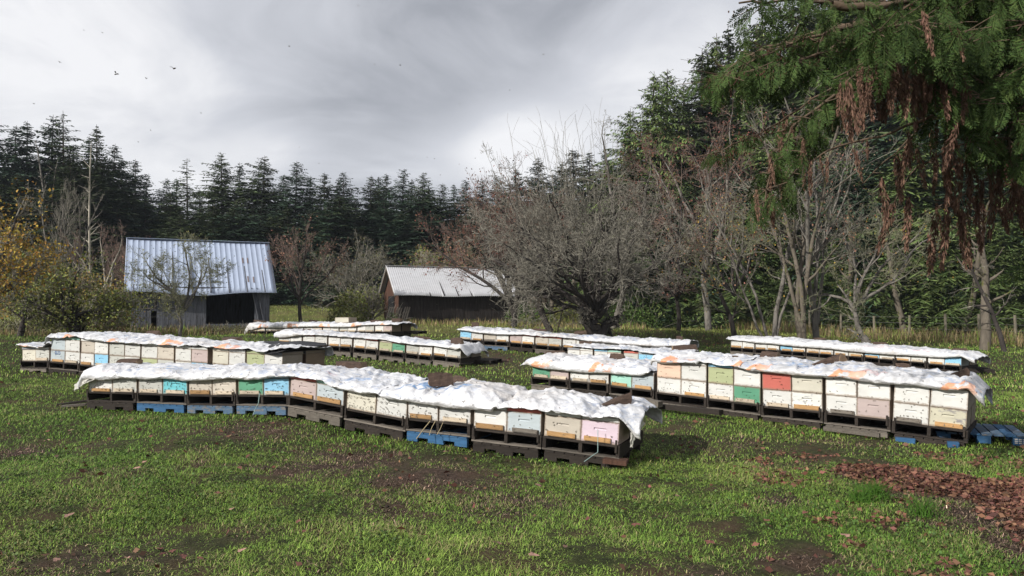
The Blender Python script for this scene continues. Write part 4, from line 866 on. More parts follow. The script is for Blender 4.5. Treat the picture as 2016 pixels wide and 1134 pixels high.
# blue pallet jutting out right of the tall right row
t = empty('blue_pallet'); P0 = at(1796, 884, 9.2); P1 = at(1935, 893, 9.0)
Ln = (P1 - P0); ang = math.atan2(Ln.y, Ln.x)
pa = at(1908, 884, 9.45); t.location = (pa.x + .12, pa.y, GZ(pa.x, pa.y) + .0); t.rotation_euler = (0, 0, -.42)
tag(t, 'bright blue pallet jutting out on the grass past the right end of tall right row', 'pallet')
for y in (0, .42, .86):
    for x in (-.45, -.02, .36):
        b = MB(); b.box(x, x + .15, y, y + .10, .0, .095); b.obj('block', M['wood_bluepaint'], t)
for k in range(8):
    b = MB(); b.box(-.46 + k * .124, -.46 + k * .124 + .105, -.01, .97, .097, .115); b.obj('deck_board', M['wood_bluefade'] if k % 3 else M['wood_bluepaint'], t)
b = MB()
for k in range(3):
    for j in range(3): b.box(.375 + j * .043, .375 + j * .043 + .034, -.0035, -.001, .018 + k * .024, .018 + k * .024 + .015)
b.obj('white_stencil', M['white'], t)
for (px, py, d, w) in ((1778, 868, 9.62, .22), (1872, 876, 9.3, .12)):
    pa = at(px, py, d); b = MB(); b.box(-w / 2, w / 2, 0, .1, 0, .07); b.box(-w / 2 + .01, w / 2 - .01, -.012, 0, .012, .06); o = b.obj('pallet_block', M['wood_bluepaint']); o.location = (pa.x, pa.y - .06, pa.z - .03); o.rotation_euler = (0, 0, -.4)
    tag(o, 'blue wood block poking out under the ' + ('fourth' if px < 1800 else 'fifth') + ' pallet of the tall right row', 'block')
# dark pallet at the right end of middle rows
for (px, py, d, w, mt, lab) in ((945, 716, 21.2, 1.0, 'wood_dark', 'dark pallet jutting out right of the low row behind'), (800, 657, 29.6, 1.2, 'wood_dark', 'dark pallet jutting out right of the farthest row'), (1925, 733, 21.0, 1.1, 'wood_dark', 'dark flat pallet lying right of the far right row')):
    pa = at(px, py, d); pb = pa + Vector((w * .8, -.25, -.02)); base_pallet(pa - Vector((.5, -.1, 0)), pb - Vector((.5, -.1, 0)), 1.0, .11, mt, lab, None, 5)
# twine and straw on the nearest row
def strand(name, pts, r, mm, label, catg):
    sg = [(*a, *c, r, r) for a, c in zip(pts[:-1], pts[1:])]; V, Fc = tubes(sg, 5); o = link(name, npmesh(name, V, Fc, mm)); tag(o, label, catg); return o
strand('straw_stem', [A3(847, 829, 9.3), A3(833, 846, 9.22), A3(820, 864, 9.15)], .005, M['straw'], 'longest dry straw leaning against the seventh pallet of nearest row', 'straw')
strand('straw_stem', [A3(857, 829, 9.25), A3(850, 842, 9.2), A3(845, 857, 9.15)], .004, M['straw'], 'short dry straw right of the longest one, nearest row', 'straw')
strand('straw_stem', [A3(872, 832, 9.2), A3(866, 846, 9.15), A3(860, 856, 9.12)], .004, M['straw'], 'rightmost of three dry straws on the nearest row', 'straw')
strand('twine', [A3(1177, 845, 8.42), A3(1177, 890, 8.38), A3(1165, 898, 8.32), A3(1150, 909, 8.25)], .004, M['twine'], 'pale green twine hanging from the pink hive', 'twine')
strand('twine', [A3(511, 774, 10.85), A3(509, 793, 10.8), A3(502, 806, 10.7), A3(498, 818, 10.6)], .005, M['twine'], 'pale green twine hanging below the green hive', 'twine')
b = MB(); b.box(-.13, .13, -.09, .09, 0, .05); o = b.obj('wood_slab', M['red_wood']); pa = at(1212, 912, 8.4); o.location = (pa.x, pa.y, pa.z - .0); o.rotation_euler = (0, .05, -.3); tag(o, 'flat brown slab shimming the right end of the nearest row', 'slab')
# ================================================================== BARNS
def gable(name, A, B, depth, z0, ze, zr, over, label, cat_, wallm, roofm, rib, openings, dip=0.0, boards=.2, seed=1):
    """A,B = front wall corners on the ground (left, right); depth axis goes away. openings on the front wall in metres: (x0,x1,z0,z1)"""
    A = Vector(A); B = Vector(B); d = B - A; L = Vector((d.x, d.y, 0)).length; ang = math.atan2(d.y, d.x)
    t = empty(name, (A.x, A.y, z0)); t.rotation_euler = (0, 0, ang); tag(t, label, cat_); rr = random.Random(seed)
    H = ze - z0; HR = zr - z0
    b = MB(); x = 0
    xs = [0]
    while xs[-1] < L - boards: xs.append(xs[-1] + boards * rr.uniform(.8, 1.2))
    xs[-1] = L
    for a, c in zip(xs[:-1], xs[1:]):
        cuts = [(-.15, H)]
        for (o0, o1, q0, q1) in openings:
            if (a + c) / 2 > o0 and (a + c) / 2 < o1:
                nc = []
                for (u, v) in cuts:
                    if q0 > u: nc.append((u, min(v, q0)))
                    if q1 < v: nc.append((max(u, q1), v))
                cuts = [q for q in nc if q[1] - q[0] > .03]
        dy = rr.uniform(0, .02)
        for (u, v) in cuts: b.box(a + .004, c - .004, dy, dy + .025, u + rr.uniform(0, .04) * (u < 0), v)
    b.obj('front_wall', wallm, t)
    for nm, y in (('back_wall', depth - .04),):
        b = MB(); b.box(0, L, y, y + .04, -.1, H); b.obj(nm, wallm, t)
    for nm, x in (('gable_wall', 0.0), ('gable_wall', L - .04)):
        b = MB(); yy = [.03 + k * (depth - .08) / 20 for k in range(21)]
        for a, c in zip(yy[:-1], yy[1:]):
            f = lambda y: H + (HR - H) * (1 - abs(y - depth / 2) / (depth / 2)) - .03
            x0 = x + rr.uniform(0, .015); x1 = x0 + .025
            V = [(x0, a + .003, -.1), (x1, a + .003, -.1), (x1, c - .003, -.1), (x0, c - .003, -.1), (x0, a + .003, f(a)), (x1, a + .003, f(a)), (x1, c - .003, f(c)), (x0, c - .003, f(c))]
            b.poly(V, [(0, 3, 2, 1), (4, 5, 6, 7), (0, 1, 5, 4), (1, 2, 6, 5), (2, 3, 7, 6), (3, 0, 4, 7)])
        b.obj(nm, wallm if name == 'barn' else M['red_wood'], t)
    # roof : two ribbed metal slopes
    ov = over; slope = (HR - H) / (depth / 2); nx = int((L + 2 * ov) / rib[0]) ; per = rib[2]
    for side in (0, 1):
        prof = []; x = -ov; tot = L + 2 * ov
        for k in range(nx):
            x0 = -ov + tot * k / nx; x1 = -ov + tot * (k + 1) / nx
            if per == 'rib': prof += [(x0, 0), (x0 + .012, rib[1]), (x0 + .034, rib[1]), (x0 + .046, 0)]
            else: prof += [(x0, 0), (x0 + (x1 - x0) * .25, rib[1] * .7), (x0 + (x1 - x0) * .5, rib[1]), (x0 + (x1 - x0) * .75, rib[1] * .7)]
        prof.append((tot - ov, 0)); ny = 8; V = []; m = len(prof)
        for j in range(ny + 1):
            q = j / ny
            for (px_, pz) in prof:
                y = -.32 + (depth / 2 + .32) * q if side == 0 else depth + .32 - (depth / 2 + .32) * q
                base = H + .05 + slope * ((y if side == 0 else depth - y))
                sag = -dip * math.exp(-((px_ - L * .47) / (L * .28)) ** 2) * (1 - q) if side == 0 else 0
                jit = (.035 * ((int((px_ + ov) / .9) * 37 % 5) - 2) / 2 * (q < .01) if per != 'rib' else 0)
                sh = .03 * math.sin(px_ * 1.7 + q * 3)
                V.append((px_ + (0 if per == 'rib' else 0), y + jit, base + pz + sag + sh * .5))
        V = np.array(V); i, j = np.meshgrid(np.arange(ny), np.arange(m - 1), indexing='ij'); Fc = np.stack([i * m + j, i * m + j + 1, (i + 1) * m + j + 1, (i + 1) * m + j], -1).reshape(-1, 4)
        o = link('roof', npmesh('roof', V, Fc, roofm), t); s = o.modifiers.new('t', 'SOLIDIFY'); s.thickness = .012; s.offset = -1
    b = MB(); b.bar((-ov - .02, depth / 2, HR + .085), (L + ov + .02, depth / 2, HR + .085), .22, .02); b.obj('ridge_cap', roofm, t)
    for x in (-ov + .03, L + ov - .06):
        b = MB(); zf = H - .03 - slope * .3; b.bar((x, -.3, zf), (x, depth / 2, HR - .02), .035, .13); b.bar((x, depth + .3, zf), (x, depth / 2 + .001, HR - .02), .035, .13); b.obj('bargeboard', M['wood_grey'] if name == 'shed' else wallm, t)
    b = MB()
    for k in range(int(L / .8) + 1): b.bar((.1 + k * .8, -.28, H - slope * .28), (.1 + k * .8, depth / 2, HR - .05), .05, .08)
    b.obj('rafters', wallm, t)
    b = MB(); b.box(0, L, .05, .07, H - .14, H - .01); b.obj('eave_beam', wallm, t)
    return t, L
zb = .70
tb, LB = gable('barn', (-17.0, 34, 0), (-11.62, 36.55, 0), 5.1, zb, 2.72, 5.0, .28, 'old barn with blue-grey metal roof, dark board walls and a gaping opening', 'barn', M['barn_wood'], M['roof_blue'], (.24, .013, 'rib'),
               [(.35, .98, 1.0, 1.70), (.78, 1.10, .1, .92), (3.2, 5.2, .3, 1.74)], dip=.16, boards=.21, seed=3)
w = link('window', None, tb) if False else empty('window'); w.parent = tb; w.location = (.34, -.012, 1.0)
b = MB(); W_, H_ = .66, .72
b.box(0, W_, 0, .04, 0, .05); b.box(0, W_, 0, .04, H_ - .05, H_); b.box(0, .05, 0, .04, .051, H_ - .051); b.box(W_ - .05, W_, 0, .04, .051, H_ - .051)
b.box(W_ / 2 - .012, W_ / 2 + .012, .005, .035, .051, H_ - .051)
for k in (1, 2): b.box(.051, W_ - .051, .008, .03, H_ * k / 3 - .010, H_ * k / 3 + .010)
b.obj('frame', M['wood_grey'], w); b = MB(); b.box(.051, W_ - .051, .045, .048, .02, H_ - .02); b.obj('pane', M['glass'], w)
b = MB(); b.bar((5.55, -.03, -.05), (5.1, -.03, 2.0), .24, .025); b.bar((5.76, -.034, -.05), (5.34, -.036, 2.0), .24, .025); b.obj('slanted_boards', M['barn_wood'], tb)
for (x, q) in ((4.86, .62), (5.08, .62), (5.0, .25), (5.25, .24)):
    y = -.32 + 2.87 * q; zz = 2.02 + .05 + (2.28 / 2.55) * y + .006
    b = MB(); b.bar((x, y - .16, zz - .143), (x, y + .16, zz + .143), .055, .008); b.obj('rust_patch', M['rust'], tb)
zs = .80
tsd, LS = gable('shed', (-6.1, 41, 0), (.08, 43.6, 0), 3.4, zs, 2.62, 4.02, .30, 'low dark shed with corrugated galvanised roof behind the far rows', 'shed', M['shed_wood'], M['roof_zinc'], (.12, .030, 'wave'), [], dip=.05, boards=.19, seed=8)
b = MB(); b.box(-.035, -.008, .9, 2.2, .05, 1.6); b.obj('door_shade_panel', M['doorway_shade'], tsd)  # solid dark panel on the gable, painting the shade of a doorway
# slatted frames leaning by the shed
t = empty('leaning_pallet', (-6.75, 40.4, GZ(-6.75, 40.4)), .35); tag(t, 'grey slatted wooden frames leaning against the left end of the shed', 'pallet')
for k in range(3):
    b = MB(); x = k * .42
    for j in range(3): b.bar((x + j * .12, j * .02, -.02), (x + .36 + j * .12, .35 + j * .02, .92), .075, .025, (0, -1, .3))
    b.obj('slat', M['wood_grey'], t)
# ================================================================== FENCE
fp = [(7.8, 51), (10.5, 47.5), (13.4, 44.5), (16.2, 41.5), (18.3, 38.5), (20.2, 35.5), (21.8, 33), (23.5, 30.5), (25.5, 28), (28, 25)]
fx = np.interp(np.arange(0, 9.01, .5), np.arange(10), [p[0] for p in fp]); fy = np.interp(np.arange(0, 9.01, .5), np.arange(10), [p[1] for p in fp])
t = empty('wire_fence', (float(fx[0]), float(fy[0]), GZ(float(fx[0]), float(fy[0])))); tag(t, 'wire fence on weathered round posts in front of the dark wood', 'fence')
o0 = Vector(t.location); wires = [[] for _ in range(4)]; prev = None; rr = random.Random(5)
for k, (x, y) in enumerate(zip(fx, fy)):
    z = GZ(float(x), float(y)); h = 1.2 + rr.uniform(-.08, .1); lx = rr.uniform(-.05, .05)
    V, Fc = tubes([(x - o0.x, y - o0.y, z - .1 - o0.z, x + lx - o0.x, y - o0.y, z + h - o0.z, .065, .058)], 9)
    capi = len(V); V = np.concatenate([V, [[x + lx - o0.x, y - o0.y, z + h + .012 - o0.z]]]); cap = np.array([[9 + q, 9 + (q + 1) % 9, capi, capi] for q in range(9)])
    me = bpy.data.meshes.new('post'); me.from_pydata([tuple(v) for v in V], [], [tuple(f) for f in Fc] + [(9 + q, 9 + (q + 1) % 9, capi) for q in range(9)]); me.materials.append(M['post'])
    link('post', me, t)
    cur = [Vector((x - o0.x, y - o0.y - .066, z + .25 + q * .28 - o0.z)) for q in range(4)]
    if prev:
        for q in range(4): wires[q].append((*prev[q], *cur[q], .006, .006))
    prev = cur
V, Fc = tubes(sum(wires, []), 4); link('wire', npmesh('wire', V, Fc, M['wire']), t)
# ================================================================== TREES
def grow_tree(seed, trunks, levels, spread=.6, tropism=.02, twig=.006, kids=(5, 6, 6), lenf=.55, wob=.18, nseg=6, minr=.004, droop=0.0):
    """trunks: list of (x,y,z, dirx,diry,dirz, length, radius). returns (thick segs, thin segs, tips)"""
    rr = random.Random(seed); thick = []; thin = []; tips = []
    def rv(): return Vector((rr.gauss(0, 1), rr.gauss(0, 1), rr.gauss(0, 1))).normalized()
    def go(p, d, L, r, lev):
        n = max(2, nseg - lev) if lev < levels else 2
        st = L / n; pts = [p]; rs = [r]; ds = [d]
        for i in range(n):
            d = (d + rv() * wob * (1 + .3 * lev) + Vector((0, 0, tropism - droop * lev * .5))).normalized(); p = p + d * st; pts.append(p); ds.append(d)
            rs.append(max(r * (1 - (i + 1) / n * (.55 if lev == 0 else .75)), minr))
        for i in range(n):
            sg = (*pts[i], *pts[i + 1], rs[i], rs[i + 1]); (thick if rs[i] > .02 else thin).append(sg)
        if lev >= levels: tips.append(pts[-1]); return
        k = kids[min(lev, len(kids) - 1)]
        for j in range(k):
            t = rr.uniform(.28 if lev == 0 else .2, 1.0); q = t * n; i = min(int(q), n - 1); f = q - i
            bp = pts[i].lerp(pts[i + 1], f); br = rs[i] * (1 - f) + rs[i + 1] * f; dd = ds[i + 1]
            s = dd.cross(rv());
            if s.length < 1e-3: continue
            s.normalize(); a = rr.gauss(spread, .18); nd = (dd * math.cos(a) + s * math.sin(a)).normalized()
            go(bp, nd, L * lenf * rr.uniform(.7, 1.25) * (1.15 - .45 * t), max(br * rr.uniform(.45, .68), minr), lev + 1)
        go(pts[-1], ds[-1], L * lenf * rr.uniform(.6, .9), max(rs[-1] * .9, minr), lev + 1)
    for (x, y, z, dx, dy, dz, L, r) in trunks: go(Vector((x, y, z)), Vector((dx, dy, dz)).normalized(), L, r, 0)
    return thick, thin, tips
def bare_tree(name, seed, base, trunks, levels, label, barkm='bark_grey', twigm='twig', group=None, leaves=None, twig_scale=1.0, **kw):
    """leaves: (count, size, material, hang) -> crown of leaves around the tips"""
    th, tn, tips = grow_tree(seed, trunks, levels, **kw)
    t = empty(name, base); tag(t, label, 'tree', group)
    if th:
        V, Fc = tubes(th, 8); link('trunk', npmesh('trunk', V, Fc, M[barkm], True), t)
    if tn:
        S = np.array(tn); S[:, 6:] *= twig_scale; V, Fc = tubes(S, 3); link('twigs', npmesh('twigs', V, Fc, M[twigm]), t)
    if leaves:
        n, size, mm, hang = leaves; rng = np.random.default_rng(seed); T = np.array([tuple(q) for q in tips]); k = rng.integers(0, len(T), n)
        Cc = T[k] + rng.normal(size=(n, 3)) * np.array([.16, .16, .14]) * (size / .06) ** .3; V, Fc = leafquads(Cc, size, rng, .6, hang); link('leaves', npmesh('leaves', V, Fc, M[mm]), t)
    return t
def TB(px, d, dz=-.05): x = xat(px, d); return (x, d, GZ(x, d) + dz)
def trk(x, y, ang, lean, L, r, z=0):  # trunk leaning toward azimuth ang by lean (rad)
    return (x, y, z, math.cos(ang) * math.sin(lean), math.sin(ang) * math.sin(lean), math.cos(lean), L, r)
# the big apple tree in the middle
rr = random.Random(4)
tr = [trk(0, 0, 0, .05, 1.05, .33), trk(-.1, 0, 3.0, .3, 1.0, .25), trk(.1, 0, .2, .3, 1.0, .25)]
for k in range(12):
    a = k * 2.4 + rr.uniform(-.3, .3); tr.append(trk(math.cos(a) * .12, math.sin(a) * .12, a, rr.uniform(.40, 1.22), rr.uniform(2.9, 3.7), rr.uniform(.055, .10), .7 + rr.uniform(0, .45)))
tr.append(trk(-.1, 0, math.pi, 1.0, 4.0, .13, .9))
tr += [trk(-.1, 0, 3.1, 1.30, 4.4, .065, 1.3), trk(-.1, -.1, 3.5, 1.15, 4.0, .06, 1.2)]
for k in range(6):
    a = rr.uniform(0, 6.28); tr.append(trk(math.cos(a) * .1, math.sin(a) * .1, a, rr.uniform(.05, .35), 3.5, .09, .9))
bare_tree('apple_tree', 11, TB(1172, 27), tr, 4, 'big round bare apple tree with dense grey twigs beyond the middle rows', 'bark_dark', 'twig', kids=(5, 5, 5, 3), lenf=.53, spread=.8, wob=.26, tropism=.014, minr=.0065, twig_scale=1.0)
# upright water shoots rising out of its top, part of the same crown
ap = [o for o in COL.objects if o.name.startswith('apple_tree')][0]
rr = random.Random(9); sg = []
for k in range(46):
    a = rr.uniform(0, 6.28); q = abs(rr.gauss(0, 1.0)); x, y = math.cos(a) * q - .6, math.sin(a) * q; z = 3.6 + rr.uniform(-.4, .8); r = .014; p = Vector((x, y, z)); d = Vector((x * .12 - .05, y * .12, 1)).normalized()
    n = rr.randint(6, 9)
    for i in range(n):
        d = (d + Vector((rr.gauss(0, .05), rr.gauss(0, .05), .02))).normalized(); p2 = p + d * .42; sg.append((*p, *p2, r, max(r * .82, .005)))
        if rr.random() < .8:
            sdir = (d + Vector((rr.gauss(0, .7), rr.gauss(0, .7), .1))).normalized(); e = p2 + sdir * rr.uniform(.2, .7); sg.append((*p2, *e, r * .55, .004))
            if rr.random() < .6: e2 = e + (sdir + Vector((rr.gauss(0, .5), rr.gauss(0, .5), .4))).normalized() * .3; sg.append((*e, *e2, .004, .003))
        p = p2; r = max(r * .82, .005)
tw = [o for o in ap.children if o.name.startswith('twigs')][0]; me_ = tw.data; v0 = np.empty(len(me_.vertices) * 3); me_.vertices.foreach_get('co', v0); f0 = np.empty(len(me_.loops), int); me_.loops.foreach_get('vertex_index', f0)
V, Fc = tubes(sg, 3); V, Fc = cat([(v0.reshape(-1, 3), f0.reshape(-1, 4)), (V, Fc)]); tw.data = npmesh('twigs', V, Fc, M['twig'])
# reddish tree behind-left of the apple tree, leaning trunk
bare_tree('leaning_tree', 21, TB(1085, 31), [trk(0, 0, math.pi * .97, .50, 2.0, .16), trk(-1.0, .1, math.pi * .9, .35, 3.2, .11, 1.6), trk(-1.0, 0, math.pi * 1.1, .85, 3.0, .09, 1.6), trk(-1.0, 0, math.pi * .5, .5, 3.0, .09, 1.6), trk(-1, 0, math.pi, .12, 3.9, .1, 1.6), trk(-.9, 0, 0, .4, 3.0, .08, 1.6)], 4,
          'leaning bare tree with some red-brown leaves left of the big apple tree', 'bark_dark', 'twig_red', kids=(5, 5, 4, 3), lenf=.53, spread=.7, tropism=.03, leaves=(1200, .08, 'leaf_red', .6))
bare_tree('russet_tree', 22, TB(1012, 37), [trk(0, 0, 0, .03, 5.2, .15), trk(0, 0, 2.8, .35, 5.2, .12, .6), trk(0, 0, .4, .45, 4.6, .12, .8), trk(0, 0, 1.8, .3, 5, .1, .8), trk(0, 0, 4, .4, 4, .1, .6), trk(0, 0, 3.2, .65, 4.4, .1, 1)], 4,
          'tall russet tree with hanging seed clusters and rust leaves beside the shed', 'bark_dark', 'twig_red', kids=(5, 6, 4, 2), lenf=.5, spread=.6, tropism=.05, leaves=(1900, .11, 'leaf_red', 1.2))
bare_tree('tall_bare_tree', 23, TB(1207, 36), [trk(0, 0, 0, .05, 6.2, .16), trk(.1, 0, .6, .14, 5.6, .10, 3.2)], 4, 'tall thin bare tree with knobbly top rising above the big apple tree', 'bark_grey', 'twig', kids=(9, 6, 5, 3), lenf=.36, spread=.75, tropism=.03, wob=.26)
# alder group on the right
bare_tree('multi_stem_alder', 31, TB(1522, 29), [trk(0, 0, 1.2, .05, 7.6, .10), trk(-.12, .1, 2.9, .28, 6.0, .065), trk(-.2, .1, 3.1, .46, 4.8, .055), trk(.05, 0, 0, .1, 6.5, .06)], 3, 'pale-barked slanting alder, left one of the bare stems by the far right row', 'bark_grey', 'twig', kids=(8, 5, 3), lenf=.38, spread=.65, minr=.0075, wob=.2, tropism=.02, leaves=(380, .09, 'leaf_maple', .4))
bare_tree('multi_stem_alder', 32, TB(1582, 28), [trk(-.1, 0, 2.8, .20, 7.2, .11), trk(0, 0, 1.7, .10, 7.8, .095, .1), trk(.0, 0, 2.9, .32, 6.0, .08, .5), trk(0, 0, 0.1, .06, 7.0, .09, .9)], 3, 'thick mossy-based tree whose stems fan out behind the far right row', 'bark_moss', 'twig', kids=(8, 5, 3), lenf=.38, spread=.65, minr=.0075, wob=.2, tropism=.02, leaves=(420, .09, 'leaf_maple', .4))
bare_tree('multi_stem_alder', 33, TB(1606, 28.6), [trk(0, 0, 0, .05, 8.2, .10), trk(.05, 0, .2, .12, 7.4, .085, .3), trk(.1, .1, .3, .35, 6, .07, .8)], 3, 'straight grey-stemmed tree just right of the mossy fanning one', 'bark_grey', 'twig', kids=(8, 5, 3), lenf=.38, spread=.65, minr=.0075, wob=.2, tropism=.02, leaves=(300, .09, 'leaf_maple', .4))
bare_tree('crooked_tree', 34, TB(1712, 28), [trk(0, 0, 2.6, .28, 1.9, .13), trk(-.12, 0, 3.1, .75, .9, .08, .1), trk(-.45, .2, .3, .8, 3.6, .07, 1.6), trk(-.45, .2, .1, 1.15, 3.8, .07, 1.5), trk(-.5, .2, 2.9, .9, 3, .06, 1.6), trk(-.45, .2, 1.5, .4, 3, .06, 1.6), trk(-.45, .2, .6, .45, 3.2, .06, 1.7), trk(-.45, .2, 4.9, .8, 2.6, .05, 1.6)], 4, 'crooked low bare tree with wide lichen-grey branches near the fence', 'bark_grey', 'twig_lichen', kids=(5, 5, 3, 2), minr=.006, lenf=.5, spread=.8, wob=.3, leaves=(240, .07, 'leaf_yellow', .3))
bare_tree('dark_stem_tree', 35, TB(1447, 30), [trk(0, 0, 0, .04, 2.6, .12), trk(0, 0, 3.2, .9, 3.4, .06, 2.0), trk(0, 0, 2.8, .5, 3.4, .06, 1.9), trk(0, 0, .2, .8, 3, .06, 2.2), trk(0, 0, 1.5, .4, 3, .06, 2), trk(0, 0, 4.5, .7, 2.6, .05, 2)], 4, 'dark-stemmed small bare tree between the apple tree and the alders', 'bark_dark', 'twig_lichen', kids=(5, 5, 3, 2), minr=.006, lenf=.5, spread=.8, leaves=(500, .08, 'leaf_yellow', .3))
bare_tree('maple_tree', 36, TB(1395, 36), [trk(0, 0, 0, .03, 7.0, .17), trk(0, 0, 2.9, .35, 5.6, .1, 3), trk(0, 0, .2, .4, 5.6, .1, 3), trk(0, 0, 1.6, .4, 5, .1, 3.5), trk(0, 0, 4.6, .5, 4.5, .1, 3), trk(0, 0, 3.3, .7, 4.5, .08, 2.5)], 4, 'maple with a haze of dark red leaves in front of the tall firs', 'bark_grey', 'twig_red', kids=(5, 4, 4, 2), minr=.006, lenf=.5, spread=.7, leaves=(2200, .10, 'leaf_red', .4))
bare_tree('maple_tree', 37, TB(1335, 33), [trk(0, 0, 0, .1, 2.5, .11), trk(0, 0, 2.9, .6, 3.6, .07, 1.5), trk(0, 0, .2, .7, 3.6, .07, 1.5), trk(0, 0, 1.6, .4, 3.8, .07, 2), trk(0, 0, 4.6, .6, 3, .07, 1.5)], 4, 'thin tangled bare tree right of the big apple tree, some brown leaves', 'bark_dark', 'twig_red', kids=(5, 4, 4, 2), minr=.006, lenf=.52, spread=.8, leaves=(500, .09, 'leaf_maple', .4))
# small lichen apple in front of the barn
bare_tree('small_apple_tree', 41, TB(355, 29.5), [trk(0, 0, .2, .10, 1.5, .075), trk(.12, 0, .3, .65, 2.1, .05, 1.1), trk(.12, 0, 3.3, .6, 2.0, .05, 1.2), trk(.12, 0, 1.2, .2, 2.3, .05, 1.3), trk(.12, 0, 4.2, .6, 1.7, .05, 1.3), trk(.1, 0, .4, .95, 2.0, .04, 1.0), trk(.1, 0, 2.8, .95, 1.7, .04, 1.2)], 4,
          'small gnarled apple tree with yellow-green lichened twigs in front of the barn', 'bark_grey', 'twig_lichen', kids=(6, 6, 5, 3), lenf=.5, spread=.8, wob=.3, leaves=(1500, .06, 'leaf_green', .3), droop=.02)
bare_tree('young_maple', 42, TB(593, 38), [trk(0, 0, 0, .03, 3.9, .10), trk(0, 0, 2.9, .5, 2.9, .06, 1.2), trk(0, 0, .2, .5, 2.9, .06, 1.2), trk(0, 0, 2.2, .35, 2.9, .05, 1.6), trk(0, 0, 5, .4, 2.5, .05, 1.6), trk(0, 0, 3.6, .75, 2.2, .04, 1.1), trk(0, 0, .5, .7, 2.3, .04, 1.5)], 4,
          'young maple with reddish twigs standing between the barn and the shed', 'bark_dark', 'twig_red', kids=(6, 5, 4, 2), lenf=.45, spread=.6, tropism=.06, leaves=(420, .10, 'leaf_maple', .5))
# leafy orchard trees at the left
rr = random.Random(71)
def fan(n, z, L, r, lo=.5, hi=1.15):
    return [trk(0, 0, k * 2.4 + rr.uniform(-.4, .4), rr.uniform(lo, hi), L * rr.uniform(.8, 1.15), r, z * rr.uniform(.8, 1.1)) for k in range(n)]
bare_tree('orchard_tree', 51, TB(145, 24), [trk(0, 0, 0, .04, 1.0, .15)] + fan(9, .8, 1.55, .06, .7, 1.25), 4, 'orchard tree with yellow-green leaves and a dark fork trunk left of the barn', 'bark_dark', 'twig', kids=(6, 6, 5, 3), lenf=.5, spread=.75, leaves=(7500, .085, 'leaf_green', .3), wob=.25)
bare_tree('orchard_tree', 52, TB(40, 27), [trk(0, 0, 0, .04, 1.4, .12)] + fan(8, 1.2, 1.8, .06), 4, 'slim-trunked orchard tree with thinning yellow-green leaves near the left edge', 'bark_dark', 'twig', kids=(6, 6, 5, 3), lenf=.52, spread=.75, leaves=(5000, .085, 'leaf_green', .3), wob=.25)
bare_tree('orange_leaf_tree', 53, TB(-60, 17), [trk(0, 0, 0, .05, 1.9, .11), trk(.1, 0, .1, .22, 2.3, .07, 1), trk(.1, 0, .3, .6, 1.5, .06, 1.1), trk(0, 0, 1.2, .4, 1.9, .06, 1.1), trk(0, 0, 5.8, .5, 1.6, .05, 1.1)], 4, 'tree with orange-yellow leaves reaching in from the left edge', 'bark_dark', 'twig', kids=(5, 5, 4, 3), lenf=.5, spread=.6, tropism=.04, leaves=(3000, .085, 'leaf_yellow', .7))
bare_tree('orchard_tree', 54, TB(185, 31), [trk(0, 0, 0, .04, 1.1, .12)] + fan(6, .9, 1.3, .05), 4, 'yellowing orchard tree hard against the left wall of the barn', 'bark_dark', 'twig', kids=(6, 6, 5, 2), lenf=.5, spread=.75, leaves=(2200, .085, 'leaf_yellow', .3), wob=.25)
bare_tree('pale_bare_tree', 55, TB(198, 45), [trk(0, 0, 0, .03, 3.2, .09), trk(0, 0, .1, .42, 3.3, .06, 1.6), trk(0, 0, 3.1, .45, 2.9, .06, 1.6), trk(.3, 0, .3, .1, 3.1, .06, 1.5), trk(0, 0, 2.9, .75, 2.6, .05, 1.5)], 4, 'tall bare tree with pale spreading limbs behind the orchard trees', 'twig_pale', 'twig_red', kids=(6, 5, 4, 3), lenf=.45, spread=.5, tropism=.06)
bare_tree('bare_thicket_tree', 56, TB(135, 52), [trk(0, 0, k * 1.1, .15 + .1 * (k % 3), 6.2, .09) for k in range(6)], 4, 'pinkish grey bare tree with many upright twigs in the left wood', 'bark_grey', 'twig', kids=(6, 5, 4, 2), lenf=.42, spread=.4, tropism=.12, twig_scale=1.1)
bare_tree('grey_snag', 57, TB(92, 60), [trk(k * .5 - 1, (k % 2) * .5, 0, .02, 11.5 - abs(k - 2) * 1.5, .11) for k in range(5)], 2, 'cluster of grey dead stems standing tall in the left wood', 'bark_grey', 'twig', kids=(24, 5), lenf=.13, spread=1.0, tropism=-.02, wob=.04, nseg=12, twig_scale=1.6)
bare_tree('bare_pole_tree', 58, TB(178, 55), [trk(0, 0, 0, .01, 11.0, .10)], 3, 'slender pale dead pole rising beside the pinkish grey tree', 'twig_pale', 'twig', kids=(16, 4, 3), lenf=.13, spread=1.1, wob=.03, nseg=12, twig_scale=1.4)
# lichen shrubs behind the shed and between the barns
def spread_bush(px, d, H, Rr, seed, label, mm, leaf=None, n=3):
    tr = [trk(0, 0, k * 2.4, .15 + .95 * (k / 11.0), H * .55, .05) for k in range(11)]
    return bare_tree('lichen_tree', seed, TB(px, d), tr, n, label, 'bark_grey', mm, kids=(6, 6, 5), lenf=.5, spread=.7, leaves=leaf, twig_scale=1.7)
spread_bush(845, 52, 5.2, 3, 61, 'pale lichen-covered old tree showing over the shed roof', 'twig_pale', (2600, .15, 'leaf_green', 0))
spread_bush(700, 50, 6.2, 3, 62, 'grey-green bare tree between the young maple and the shed', 'twig', (1500, .14, 'bramble', 0))
spread_bush(728, 44, 3.0, 2, 63, 'rounded greyish shrub close to the left end of the shed', 'twig', (1500, .10, 'leaf_green', 0))
spread_bush(900, 60, 7.5, 3, 64, 'brownish green bushy tree behind the right half of the shed', 'twig_lichen', (3200, .16, 'leaf_maple', 0))
spread_bush(280, 50, 6.0, 3, 65, 'reddish brown bare tree behind the left end of the barn roof', 'twig_red', (600, .12, 'leaf_maple', 0))
